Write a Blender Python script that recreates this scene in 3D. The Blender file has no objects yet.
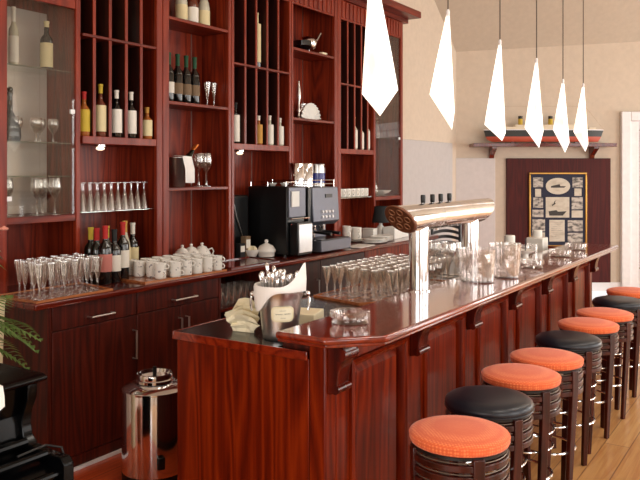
import bpy, math, random
from math import sin, cos, pi, radians
random.seed(7)
S = bpy.context.scene
COL = S.collection
R = radians

# ------------------------------------------------------------------ camera
TH = math.atan(485/750.0)
CT, ST = cos(TH), sin(TH)
EYE = 1.52
cam = bpy.data.cameras.new('camera')
cam.sensor_width = 36; cam.lens = 36*750/640.0; cam.shift_y = -68/640.0
cam.clip_start = .05; cam.clip_end = 100
co = bpy.data.objects.new('camera', cam); COL.objects.link(co)
co.location = (0, 0, EYE); co.rotation_euler = (pi/2, 0, TH)
S.camera = co
S.view_settings.view_transform = 'Standard'
S.view_settings.look = 'None'
S.view_settings.gamma = 1
S.view_settings.exposure = -0.2
S.cycles.transparent_max_bounces = 40
S.cycles.max_bounces = 10
S.cycles.glossy_bounces = 6
S.cycles.sample_clamp_indirect = 6

# ------------------------------------------------------------------ materials
def srgb(r, g, b):
    f = lambda c: (c/12.92 if c <= .04045 else ((c+.055)/1.055)**2.4)
    return (f(r/255.), f(g/255.), f(b/255.), 1)

class NT:
    def __init__(s, name):
        s.m = bpy.data.materials.new(name); s.m.use_nodes = True
        s.t = s.m.node_tree; s.n = s.t.nodes; s.l = s.t.links
        s.out = s.n['Material Output']; s.b = s.n['Principled BSDF']
    def node(s, typ, **kw):
        n = s.n.new(typ)
        for k, v in kw.items():
            if k in n.inputs: n.inputs[k].default_value = v
            else: setattr(n, k, v)
        return n
    def link(s, a, b): s.l.new(a, b)

def objcoord(t, scale, rnd=True):
    tc = t.node('ShaderNodeTexCoord')
    src = tc.outputs['Object']
    if rnd:
        oi = t.node('ShaderNodeObjectInfo')
        ad = t.node('ShaderNodeVectorMath', operation='MULTIPLY_ADD')
        t.link(oi.outputs['Random'], ad.inputs[0])
        ad.inputs[1].default_value = (13, 17, 11)
        t.link(src, ad.inputs[2]); src = ad.outputs[0]
    mp = t.node('ShaderNodeMapping'); mp.inputs['Scale'].default_value = scale
    t.link(src, mp.inputs['Vector'])
    return mp.outputs['Vector']

def plain(name, c, rough=.5, metal=0, spec=.5, coat=0, emit=None, es=0):
    t = NT(name); b = t.b
    b.inputs['Base Color'].default_value = srgb(*c)
    b.inputs['Roughness'].default_value = rough
    b.inputs['Metallic'].default_value = metal
    b.inputs['Specular IOR Level'].default_value = spec
    b.inputs['Coat Weight'].default_value = coat
    b.inputs['Coat Roughness'].default_value = .05
    if emit:
        b.inputs['Emission Color'].default_value = srgb(*emit); b.inputs['Emission Strength'].default_value = es
    # slight procedural unevenness
    v = objcoord(t, (6, 6, 6)); nz = t.node('ShaderNodeTexNoise', Scale=3.0, Detail=3.0)
    t.link(v, nz.inputs['Vector'])
    mx = t.node('ShaderNodeMix', data_type='RGBA')
    mx.inputs['A'].default_value = srgb(*[max(0, x*.95) for x in c]); mx.inputs['B'].default_value = srgb(*[min(255, x*1.03) for x in c])
    t.link(nz.outputs['Fac'], mx.inputs['Factor']); t.link(mx.outputs['Result'], b.inputs['Base Color'])
    return t.m

def wood(name, dark, mid, light, axis='z', rough=.3, coat=.4, k=1.0, spec=.3):
    t = NT(name); b = t.b
    big = {'z': (9, 9, .7), 'y': (9, .7, 9), 'x': (.7, 9, 9)}[axis]
    fine = {'z': (90, 90, 3), 'y': (90, 3, 90), 'x': (3, 90, 90)}[axis]
    n1 = t.node('ShaderNodeTexNoise', Scale=1.0*k, Detail=1.0, Roughness=.4, Distortion=.25)
    t.link(objcoord(t, big), n1.inputs['Vector'])
    wv = t.node('ShaderNodeMath', operation='MULTIPLY'); wv.inputs[1].default_value = 15.0
    t.link(n1.outputs['Fac'], wv.inputs[0])
    fr = t.node('ShaderNodeMath', operation='PINGPONG'); fr.inputs[1].default_value = 1.0
    t.link(wv.outputs[0], fr.inputs[0])
    n2 = t.node('ShaderNodeTexNoise', Scale=1.0, Detail=3.0, Roughness=.6)
    t.link(objcoord(t, fine), n2.inputs['Vector'])
    add = t.node('ShaderNodeMix', data_type='FLOAT'); add.inputs['Factor'].default_value = .55
    t.link(fr.outputs[0], add.inputs['A']); t.link(n2.outputs['Fac'], add.inputs['B'])
    cr = t.node('ShaderNodeValToRGB')
    cr.color_ramp.elements[0].position = .2; cr.color_ramp.elements[0].color = srgb(*dark)
    cr.color_ramp.elements[1].position = .8; cr.color_ramp.elements[1].color = srgb(*light)
    e = cr.color_ramp.elements.new(.48); e.color = srgb(*mid)
    t.link(add.outputs['Result'], cr.inputs['Fac'])
    t.link(cr.outputs['Color'], b.inputs['Base Color'])
    b.inputs['Roughness'].default_value = rough; b.inputs['Specular IOR Level'].default_value = spec
    b.inputs['Coat Weight'].default_value = coat; b.inputs['Coat Roughness'].default_value = .08
    return t.m

def glassy(name, tint=(245, 245, 245), lo=.06, hi=.75, rough=.03, blend=.35):
    t = NT(name)
    tr = t.node('ShaderNodeBsdfTransparent'); tr.inputs['Color'].default_value = srgb(*tint)
    gl = t.node('ShaderNodeBsdfGlossy', Roughness=rough); gl.inputs['Color'].default_value = (1, 1, 1, 1)
    lw = t.node('ShaderNodeLayerWeight', Blend=blend)
    mr = t.node('ShaderNodeMapRange'); mr.inputs['To Min'].default_value = lo; mr.inputs['To Max'].default_value = hi
    t.link(lw.outputs['Facing'], mr.inputs['Value'])
    mx = t.node('ShaderNodeMixShader')
    t.link(mr.outputs['Result'], mx.inputs[0]); t.link(tr.outputs[0], mx.inputs[1]); t.link(gl.outputs[0], mx.inputs[2])
    t.link(mx.outputs[0], t.out.inputs['Surface'])
    return t.m

MW = {}
W_Z = wood('mahogany_upright', (82, 20, 7), (114, 33, 12), (138, 46, 18), 'z', rough=.42, coat=.05)
W_Y = wood('mahogany_along', (74, 18, 7), (106, 30, 12), (130, 44, 18), 'y', rough=.38, coat=.08)
W_STILE = wood('mahogany_stile', (104, 28, 10), (124, 37, 14), (140, 47, 19), 'z', k=.6, rough=.38, coat=.1)
W_SHADE_DARK = wood('shade_dark_wood', (28, 8, 4), (40, 11, 5), (56, 17, 8), 'z', rough=.5, coat=0)  # rack slot shade put into the wood colour; also the dark twin-door cabinet
W_DARK = wood('dark_mahogany', (48, 11, 4), (70, 17, 6), (92, 27, 10), 'z', rough=.42, coat=.05)
W_FAR = wood('plum_mahogany', (58, 9, 8), (70, 13, 11), (82, 19, 14), 'z', rough=.6, coat=0)
W_BAR = wood('bar_front_mahogany', (74, 14, 2), (104, 25, 3), (132, 41, 6), 'z', rough=.3, coat=.07, spec=.16)
W_CORB = wood('carved_mahogany', (46, 8, 3), (68, 13, 4), (92, 22, 7), 'z', rough=.25, coat=.2)
W_SLAB = wood('bar_top_mahogany', (90, 22, 8), (116, 32, 12), (138, 44, 17), 'y', rough=.14, coat=1.0)
W_CTR = wood('counter_mahogany', (64, 16, 9), (90, 24, 12), (112, 35, 18), 'y', rough=.2, coat=.5)
W_STOOL = wood('stool_wood', (38, 9, 5), (56, 14, 8), (74, 23, 12), 'z', rough=.3, coat=.3)
W_TRAY = wood('tray_wood', (140, 76, 42), (170, 102, 62), (188, 122, 78), 'y', rough=.25, coat=.4)
CHROME = plain('chrome', (236, 236, 238), .1, 1)
PAIL = plain('polished_pail_steel', (222, 220, 218), .3, 1)
STEEL = plain('brushed_steel', (190, 188, 184), .28, 1)
ESP = plain('espresso_steel', (104, 106, 116), .4, .55)
NICKEL = plain('satin_nickel', (200, 196, 190), .3, 1)
RELIEF = plain('bronze_relief', (150, 104, 74), .4, .5)
BRONZE = plain('dull_metal', (120, 104, 92), .4, .8)
COPPERY = plain('hammered_bronze', (120, 74, 50), .45, .5)
BLACK = plain('black_plastic', (14, 14, 15), .35)
BLACKTOP = plain('black_laminate', (16, 17, 18), .22)
LACQ = plain('piano_black', (4, 4, 5), .2, spec=.22)
LEATHER = plain('black_leather', (22, 26, 36), .35)
WHITE = plain('white_porcelain', (238, 234, 226), .2, coat=.4)
CREAM = plain('cream_paper', (244, 232, 200), .8)
NAPK = plain('white_napkin', (244, 240, 236), .85)
PAPER = plain('white_paper', (236, 234, 228), .8)
GOLD = plain('gilt', (176, 132, 66), .3, .8)
NAVY = plain('navy_mount', (26, 30, 56), .7)
GREENG = plain('dark_green_glass', (10, 20, 14), .08, spec=.8)
DARKG = plain('near_black_glass', (12, 10, 10), .08, spec=.8)
AMBER = plain('amber_glass', (150, 82, 30), .1, spec=.8)
PALEG = plain('pale_bottle_glass', (196, 190, 168), .12, spec=.8)
ROSEG = plain('brown_bottle_glass', (96, 40, 22), .12, spec=.8)
LBL = {k: plain('label_'+k, v, .7) for k, v in dict(white=(232, 226, 214), cream=(222, 206, 160), pink=(196, 120, 110), red=(176, 30, 26), yellow=(196, 168, 50), gold=(190, 140, 60), green=(20, 70, 40), black=(16, 16, 16), blue=(40, 50, 110), orange=(210, 100, 30), brown=(120, 96, 70)).items()}
WALLM = plain('cream_plaster', (210, 195, 177), .9)
CEILM = plain('ceiling_plaster', (194, 181, 164), .9)
WALLW = plain('white_plaster', (236, 232, 224), .9)
LILAC = plain('pale_wainscot_paint', (192, 188, 187), .6)
WTRIM = plain('white_gloss_paint', (238, 236, 238), .4)
GLASS2 = glassy('small_stemware_glass', (246, 242, 236), .30, .7, .25, .5)
GLASS = glassy('stemware_glass', (246, 244, 242), .13, .6, .12, .5)
PANE = glassy('cabinet_glass', (242, 242, 240), .03, .2, .01, .2)
BOWL = glassy('clear_bowl_glass', (250, 248, 247), .10, .6, .04, .4)
SHELFG = glassy('shelf_glass', (214, 232, 224), .12, .8, .02, .4)
LAMPE = None

def mk_lamp():
    t = NT('lit_white_glass')
    n = t.node('ShaderNodeTexNoise', Scale=9.0, Detail=4.0, Distortion=.6)
    t.link(objcoord(t, (1, 1, .6)), n.inputs['Vector'])
    cr = t.node('ShaderNodeValToRGB')
    cr.color_ramp.elements[0].position = .30; cr.color_ramp.elements[0].color = srgb(255, 206, 160)
    cr.color_ramp.elements[1].position = .52; cr.color_ramp.elements[1].color = srgb(255, 250, 244)
    t.link(n.outputs['Fac'], cr.inputs['Fac'])
    t.b.inputs['Base Color'].default_value = srgb(250, 246, 240)
    t.link(cr.outputs['Color'], t.b.inputs['Emission Color'])
    t.b.inputs['Emission Strength'].default_value = 1.15
    t.b.inputs['Roughness'].default_value = .3
    return t.m
LAMPE = mk_lamp()
GLOW = plain('downlight_glow', (255, 240, 220), .4, emit=(255, 226, 190), es=2.2)

def mk_fabric():
    t = NT('orange_weave')
    v = objcoord(t, (1, 1, 1), False)
    sp = t.node('ShaderNodeTexVoronoi', Scale=105.0)
    sp.inputs['Randomness'].default_value = .15
    t.link(v, sp.inputs['Vector'])
    cr = t.node('ShaderNodeValToRGB')
    cr.color_ramp.elements[0].position = .2; cr.color_ramp.elements[0].color = srgb(248, 138, 80)
    cr.color_ramp.elements[1].position = .55; cr.color_ramp.elements[1].color = srgb(228, 98, 48)
    t.link(sp.outputs['Distance'], cr.inputs['Fac']); t.link(cr.outputs['Color'], t.b.inputs['Base Color'])
    t.b.inputs['Roughness'].default_value = .85
    t.b.inputs['Sheen Weight'].default_value = .2
    return t.m
FABRIC = mk_fabric()

def mk_planks(name, c1, c2, c3, gap, coat=.25, rough=.38):
    t = NT(name)
    tc = t.node('ShaderNodeTexCoord')
    mp = t.node('ShaderNodeMapping'); mp.inputs['Rotation'].default_value = (0, 0, pi/2)
    t.link(tc.outputs['Object'], mp.inputs['Vector'])
    br = t.node('ShaderNodeTexBrick', Scale=1.0)
    br.offset = .37
    br.inputs['Brick Width'].default_value = 2.2; br.inputs['Row Height'].default_value = .135
    br.inputs['Mortar Size'].default_value = .0035; br.inputs['Mortar Smooth'].default_value = .3; br.inputs['Bias'].default_value = 0
    br.inputs['Color1'].default_value = srgb(*c1); br.inputs['Color2'].default_value = srgb(*c2); br.inputs['Mortar'].default_value = srgb(*gap)
    t.link(mp.outputs['Vector'], br.inputs['Vector'])
    n = t.node('ShaderNodeTexNoise', Scale=1.0, Detail=5.0, Roughness=.6, Distortion=1.0)
    t.link(objcoord(t, (26, 1.6, 26), False), n.inputs['Vector'])
    cr = t.node('ShaderNodeValToRGB')
    cr.color_ramp.elements[0].position = .35; cr.color_ramp.elements[0].color = srgb(*c3)
    cr.color_ramp.elements[1].position = .6; cr.color_ramp.elements[1].color = (1, 1, 1, 1)
    t.link(n.outputs['Fac'], cr.inputs['Fac'])
    mx = t.node('ShaderNodeMix', data_type='RGBA', blend_type='MULTIPLY'); mx.inputs['Factor'].default_value = .6
    t.link(br.outputs['Color'], mx.inputs['A']); t.link(cr.outputs['Color'], mx.inputs['B'])
    vo = t.node('ShaderNodeTexVoronoi', Scale=2.3)   # knots
    t.link(objcoord(t, (2.2, 1, 1), False), vo.inputs['Vector'])
    ck = t.node('ShaderNodeValToRGB')
    ck.color_ramp.elements[0].position = .03; ck.color_ramp.elements[0].color = srgb(120, 60, 28)
    ck.color_ramp.elements[1].position = .07; ck.color_ramp.elements[1].color = (1, 1, 1, 1)
    t.link(vo.outputs['Distance'], ck.inputs['Fac'])
    m2 = t.node('ShaderNodeMix', data_type='RGBA', blend_type='MULTIPLY'); m2.inputs['Factor'].default_value = 1
    t.link(mx.outputs['Result'], m2.inputs['A']); t.link(ck.outputs['Color'], m2.inputs['B'])
    t.link(m2.outputs['Result'], t.b.inputs['Base Color'])
    t.b.inputs['Roughness'].default_value = rough
    t.b.inputs['Coat Weight'].default_value = coat
    return t.m
PINE = mk_planks('pine_planks', (206, 158, 100), (192, 140, 84), (206, 160, 112), (140, 96, 58))
REDF = mk_planks('red_boards', (214, 92, 42), (200, 82, 36), (200, 140, 110), (150, 60, 26))

def mk_mirror():
    t = NT('tinted_mirror')
    t.b.inputs['Base Color'].default_value = srgb(228, 220, 212)
    t.b.inputs['Metallic'].default_value = .3; t.b.inputs['Roughness'].default_value = .12
    v = objcoord(t, (2, 2, 2)); n = t.node('ShaderNodeTexNoise', Scale=2.0); t.link(v, n.inputs['Vector'])
    mr = t.node('ShaderNodeMapRange'); mr.inputs['To Min'].default_value = .1; mr.inputs['To Max'].default_value = .18
    t.link(n.outputs['Fac'], mr.inputs['Value']); t.link(mr.outputs['Result'], t.b.inputs['Roughness'])
    return t.m
MIRROR = mk_mirror()

def mk_photo(name, a, b, sc):
    t = NT(name)
    n = t.node('ShaderNodeTexNoise', Scale=sc, Detail=5.0, Distortion=.4)
    t.link(objcoord(t, (1, 1, 2)), n.inputs['Vector'])
    cr = t.node('ShaderNodeValToRGB')
    cr.color_ramp.elements[0].position = .36; cr.color_ramp.elements[0].color = srgb(*a)
    cr.color_ramp.elements[1].position = .56; cr.color_ramp.elements[1].color = srgb(*b)
    t.link(n.outputs['Fac'], cr.inputs['Fac']); t.link(cr.outputs['Color'], t.b.inputs['Base Color'])
    t.b.inputs['Roughness'].default_value = .5
    return t.m
PHOTO = mk_photo('grey_photograph', (84, 80, 76), (196, 188, 178), 14)
PHOTOL = mk_photo('pale_print', (188, 178, 160), (208, 200, 184), 8)
INK = plain('ink_grey', (62, 58, 56), .7)

def mk_cupmat():
    t = NT('sprigged_porcelain')
    n = t.node('ShaderNodeTexNoise', Scale=55.0, Detail=2.0)
    t.link(objcoord(t, (1, 1, 1)), n.inputs['Vector'])
    cr = t.node('ShaderNodeValToRGB')
    cr.color_ramp.elements[0].position = .3; cr.color_ramp.elements[0].color = srgb(150, 146, 150)
    cr.color_ramp.elements[1].position = .38; cr.color_ramp.elements[1].color = srgb(240, 236, 228)
    t.link(n.outputs['Fac'], cr.inputs['Fac']); t.link(cr.outputs['Color'], t.b.inputs['Base Color'])
    t.b.inputs['Roughness'].default_value = .2
    return t.m
SPRIG = mk_cupmat()

def mk_leaf():
    t = NT('palm_leaf')
    n = t.node('ShaderNodeTexNoise', Scale=12.0); t.link(objcoord(t, (1, 1, 1)), n.inputs['Vector'])
    mx = t.node('ShaderNodeMix', data_type='RGBA'); mx.inputs['A'].default_value = srgb(44, 78, 30); mx.inputs['B'].default_value = srgb(122, 148, 78)
    t.link(n.outputs['Fac'], mx.inputs['Factor']); t.link(mx.outputs['Result'], t.b.inputs['Base Color'])
    t.b.inputs['Roughness'].default_value = .4
    return t.m
LEAF = mk_leaf()

# ------------------------------------------------------------------ mesh helpers
class M:
    def __init__(s): s.v = []; s.f = []
    def quad_box(s, x0, x1, y0, y1, z0, z1):
        b = len(s.v)
        s.v += [(x0, y0, z0), (x1, y0, z0), (x1, y1, z0), (x0, y1, z0), (x0, y0, z1), (x1, y0, z1), (x1, y1, z1), (x0, y1, z1)]
        s.f += [tuple(b+i for i in q) for q in ((0, 3, 2, 1), (4, 5, 6, 7), (0, 1, 5, 4), (1, 2, 6, 5), (2, 3, 7, 6), (3, 0, 4, 7))]
        return s
    box = quad_box
    def rbox(s, c, sx, sy, z0, z1, rot):
        b = len(s.v); k = M().box(-sx/2, sx/2, -sy/2, sy/2, z0, z1)
        for x, y, z in k.v: s.v.append((c[0]+x*cos(rot)-y*sin(rot), c[1]+x*sin(rot)+y*cos(rot), z))
        s.f += [tuple(b+i for i in q) for q in k.f]; return s
    def loft(s, rings, cap0=True, cap1=True, closed=False):
        b = len(s.v); n = len(rings[0])
        for r in rings: s.v += list(r)
        m = len(rings)
        for i in range(m if closed else m-1):
            j = (i+1) % m
            for k in range(n):
                k2 = (k+1) % n
                s.f.append((b+i*n+k, b+i*n+k2, b+j*n+k2, b+j*n+k))
        if not closed:
            if cap0: s.f.append(tuple(b+k for k in reversed(range(n))))
            if cap1: s.f.append(tuple(b+(m-1)*n+k for k in range(n)))
        return s
    def lathe(s, prof, c=(0, 0, 0), n=20, cap0=True, cap1=True):
        rings = [[(c[0]+r*cos(2*pi*k/n), c[1]+r*sin(2*pi*k/n), c[2]+z) for k in range(n)] for r, z in prof]
        return s.loft(rings, cap0, cap1)
    def tube(s, pts, r, n=8, closed=False):
        import mathutils
        V = mathutils.Vector; P = [V(p) for p in pts]; rings = []
        m = len(P); up = None
        for i, p in enumerate(P):
            if closed: d = (P[(i+1) % m]-P[i-1]).normalized()
            else: d = (P[min(i+1, m-1)]-P[max(i-1, 0)]).normalized()
            if up is None:
                up = V((0, 0, 1)) if abs(d.z) < .9 else V((1, 0, 0))
            a = d.cross(up).normalized(); bq = a.cross(d).normalized(); up = bq
            rr = r[i] if isinstance(r, (list, tuple)) else r
            rings.append([tuple(p+a*rr*cos(2*pi*k/n)+bq*rr*sin(2*pi*k/n)) for k in range(n)])
        return s.loft(rings, closed=closed)
    def torus(s, c, Rr, r, n=32, k=8, flat=1.0):
        rings = []
        for i in range(n):
            a = 2*pi*i/n
            rings.append([(c[0]+(Rr+r*cos(2*pi*j/k))*cos(a), c[1]+(Rr+r*cos(2*pi*j/k))*sin(a), c[2]+r*flat*sin(2*pi*j/k)) for j in range(k)])
        return s.loft(rings, closed=True)
    def prism(s, poly, axis, lo, hi):
        def p(u, w, h):
            return {'z': (u, w, h), 'y': (u, h, w), 'x': (h, u, w)}[axis]
        return s.loft([[p(u, w, lo) for u, w in poly], [p(u, w, hi) for u, w in poly]])
    def sphere(s, c, r, n=12, m=8, sq=1.0):
        return s.lathe([(max(1e-4, r*sin(pi*i/m)), -r*sq*cos(pi*i/m)) for i in range(m+1)], c, n)
    def build(s, name, mat, parent=None, local=False, smooth=35, bevel=0, seg=2):
        me = bpy.data.meshes.new(name)
        off = (0, 0, 0)
        if parent is not None and not local:
            o = parent; off = [0, 0, 0]
            while o is not None:
                for i in range(3): off[i] += o.location[i]
                o = o.parent
        me.from_pydata([(x-off[0], y-off[1], z-off[2]) for x, y, z in s.v], [], s.f)
        me.update()
        import bmesh
        bm = bmesh.new(); bm.from_mesh(me); bmesh.ops.recalc_face_normals(bm, faces=bm.faces); bm.to_mesh(me); bm.free()
        for p in me.polygons: p.use_smooth = True
        me.set_sharp_from_angle(angle=R(smooth))
        me.materials.append(mat)
        ob = bpy.data.objects.new(name, me); COL.objects.link(ob)
        if parent is not None: ob.parent = parent
        if bevel:
            md = ob.modifiers.new('bevel', 'BEVEL'); md.width = bevel; md.segments = seg; md.limit_method = 'ANGLE'; md.angle_limit = R(40)
            md.harden_normals = False
        return ob

def box(x0, x1, y0, y1, z0, z1): return M().box(x0, x1, y0, y1, z0, z1)
def tag(o, label, cat, group=None):
    o['label'] = label; o['category'] = cat
    if group: o['group'] = group
    return o
def thing(name, loc, label, cat, group=None, rz=0):
    o = bpy.data.objects.new(name, None); COL.objects.link(o)
    o.location = loc; o.rotation_euler = (0, 0, rz); o.empty_display_size = .05
    return tag(o, label, cat, group)
def struct(o): o['kind'] = 'structure'; return o
def dup(o, loc=None, rz=None, label=None, parent=None):
    c = o.copy(); COL.objects.link(c)
    if loc is not None: c.location = loc
    if rz is not None: c.rotation_euler = (0, 0, rz)
    if label: c['label'] = label
    if parent is not None: c.parent = parent
    for ch in list(o.children): dup(ch, parent=c)
    return c
ORD = ['first', 'second', 'third', 'fourth', 'fifth', 'sixth', 'seventh', 'eighth', 'ninth', 'tenth', 'eleventh', 'twelfth']

# ------------------------------------------------------------------ room
FZ = 9.6
def FW(X, z, d=0):                       # far wall coordinates (along the wall, up, out towards the room)
    Z = FZ-d
    return (X*CT-Z*ST, X*ST+Z*CT, z)
def fthing(name, X, z, d, label, cat, group=None):
    return thing(name, FW(X, z, d), label, cat, group, TH)
# inside far-wall things: local x along the wall, local y = away into the wall (negative = towards the room), z up

struct(box(-2.06, 4.0, -3.2, 15, -.1, 0).build('floor', PINE))
struct(box(-3.9, -2.06, -3.2, 9.2, -.1, 0).build('floor_behind_bar', REDF))
struct(box(-3.9, -3.75, -3.2, 9.1, 0, 5.2).build('wall_left', WALLM))
# far wall
m = M().box(1.55, 10.2, 0, .15, 0, 5.2)
o = struct(m.build('wall_far', WALLM)); o.location = FW(0, 0); o.rotation_euler = (0, 0, TH)
m = M().box(1.7, 3.84, -.018, 0, 0, .11)
o = struct(m.build('baseboard_far', WTRIM)); o.location = FW(0, 0); o.rotation_euler = (0, 0, TH)
# sloped ceiling over the far wall, then flat ceiling
def CZ(X, Z): return 3.056 + .0562*(X-1.715) + 1.0*(9.6-Z)*.98
rows = []
for Z in (9.75, 8.35):
    rows.append([(X*CT-Z*ST, X*ST+Z*CT, CZ(X, Z)) for X in (-.6, 10.3)])
m = M(); m.v = rows[0]+rows[1]; m.f = [(0, 1, 3, 2)]
m.v += [(x, y, z+.1) for x, y, z in m.v]; m.f += [(4, 6, 7, 5), (0, 4, 5, 1), (2, 3, 7, 6), (0, 2, 6, 4), (1, 5, 7, 3)]
struct(m.build('ceiling_slope', CEILM))
e0, e1 = rows[1]
m = M(); m.v = [e0, e1, (4.2, -3.3, 4.55), (-3.9, -3.3, 4.3)]
m.v += [(x, y, z+.1) for x, y, z in m.v]; m.f = [(0, 3, 2, 1), (4, 5, 6, 7), (0, 1, 5, 4), (1, 2, 6, 5), (2, 3, 7, 6), (3, 0, 4, 7)]
struct(m.build('ceiling', CEILM))
# right wall with tall windows
RX = 2.9
wins = [(-1.4, .6), (1.7, 3.7), (4.8, 6.8), (7.9, 9.9), (11.0, 13.0)]
WP = [80, 70, 80, 120, 230]
m = M(); y = -3.2
for a, b in wins:
    m.box(RX, RX+.2, y, a, 0, 5.2); m.box(RX, RX+.2, a, b, 0, .35); m.box(RX, RX+.2, a, b, 2.75, 5.2); y = b
m.box(RX, RX+.2, y, 14.6, 0, 5.2)
struct(m.build('wall_right', WALLW))
for i, (a, b) in enumerate(wins):
    m = M()
    for yy in (a, (a+b)/2-.03, b-.06): m.box(RX+.05, RX+.12, yy, yy+.06, .35, 2.75)
    for zz in (.35, 1.9, 2.69): m.box(RX+.05, RX+.12, a, b, zz, zz+.06)
    struct(m.build('window_%d' % (i+1), WTRIM))
# wall behind the camera with one wide window
m = M().box(-3.9, -2.2, -3.35, -3.2, 0, 5.2).box(1.6, 4.0, -3.35, -3.2, 0, 5.2).box(-2.2, 1.6, -3.35, -3.2, 0, .5).box(-2.2, 1.6, -3.35, -3.2, 2.8, 5.2)
struct(m.build('wall_back', WALLW))
m = M()
for xx in (-2.2, -.93, .33, 1.54): m.box(xx, xx+.06, -3.32, -3.26, .5, 2.8)
for zz in (.5, 1.9, 2.74): m.box(-2.2, 1.6, -3.32, -3.26, zz, zz+.06)
struct(m.build('window_6', WTRIM))
# wainscot panels
struct(box(-3.75, -3.735, 6.93, 8.86, .1, 1.885).build('trim_1', LILAC, bevel=.006))
m = M().box(1.735, 2.24, -.015, 0, .11, 1.70); o = struct(m.build('trim_2', plain('pale_far_wainscot_paint', (212, 206, 204), .6), bevel=.006)); o.location = FW(0, 0); o.rotation_euler = (0, 0, TH)
# french door on the far wall
d = fthing('door_1', 4.4, 0, 0, 'white glazed door', 'door'); del d['category']; del d['label']
for nm, mm, mt in (('door_frame', M().box(-.56, -.44, -.06, 0, 0, 2.29).box(-.44, .7, -.06, 0, 2.17, 2.29).box(.58, .7, -.06, 0, 0, 2.17), WTRIM),
                   ('door_leaf', M().box(-.44, -.33, -.035, -.005, 0, 2.17).box(-.33, .58, -.035, -.005, 2.06, 2.17).box(-.33, .58, -.035, -.005, 0, .28).box(.47, .58, -.035, -.005, .28, 2.06), WTRIM)):
    struct(mm.build(nm, mt, d, local=True, bevel=.008))
struct(M().box(-.33, .47, -.024, -.018, .28, 2.06).build('door_pane', PANE, d, local=True))
d['kind'] = 'structure'
m = M(); rg = []
for z in (.3, 2.05):
    ring = [(-.33+.8*i/40, -.010+.004*sin(i*1.3), z) for i in range(41)] + [(-.33+.8*i/40, -.007+.004*sin(i*1.3), z) for i in range(40, -1, -1)]
    rg.append(ring)
m.loft(rg)
cu = m.build('sheer_curtain', plain('sheer_cloth', (234, 228, 236), .9), local=True); cu.location = FW(4.4, 0); cu.rotation_euler = (0, 0, TH)
tag(cu, 'sheer white curtain hanging behind the pane of the white glazed door', 'curtain')

# ------------------------------------------------------------------ back bar: upper shelving units
AF, AB = -3.46, -3.72
CZT = .887
units = [
 ('display_cabinet', 2.30, 2.839, 2.374, 2.808, 'mahogany display cabinet with glass doors and mirrored back above the champagne flutes', 'cabinet'),
 ('wine_rack_cabinet', 2.839, 3.49, 2.847, 3.437, 'mahogany wine rack cabinet with a glass shelf of upturned flutes below its slots', 'cabinet'),
 ('open_shelf_cabinet', 3.49, 4.175, 3.548, 4.143, 'mahogany open shelving with four dark wine bottles and a champagne bucket', 'cabinet'),
 ('wine_rack_cabinet', 4.175, 4.925, 4.208, 4.895, 'mahogany wine rack cabinet above the black coffee machine', 'cabinet'),
 ('open_shelf_cabinet', 4.925, 5.635, 4.952, 5.58, 'mahogany open shelving above the espresso machine holding a silver bowl and a paper fan', 'cabinet'),
 ('wine_rack_cabinet', 5.635, 6.315, 5.69, 6.295, 'mahogany wine rack cabinet with a row of white cups on the shelf below it', 'cabinet'),
 ('display_cabinet', 6.315, 6.91, 6.33, 6.86, 'narrow glazed mahogany cabinet at the far end, beside the black lampshade', 'cabinet'),
]
DIV = {1: (2.946, 3.065, 3.191, 3.313), 3: (4.346, 4.478, 4.616, 4.759), 5: (5.82, 5.945, 6.07, 6.19)}
U = []
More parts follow.
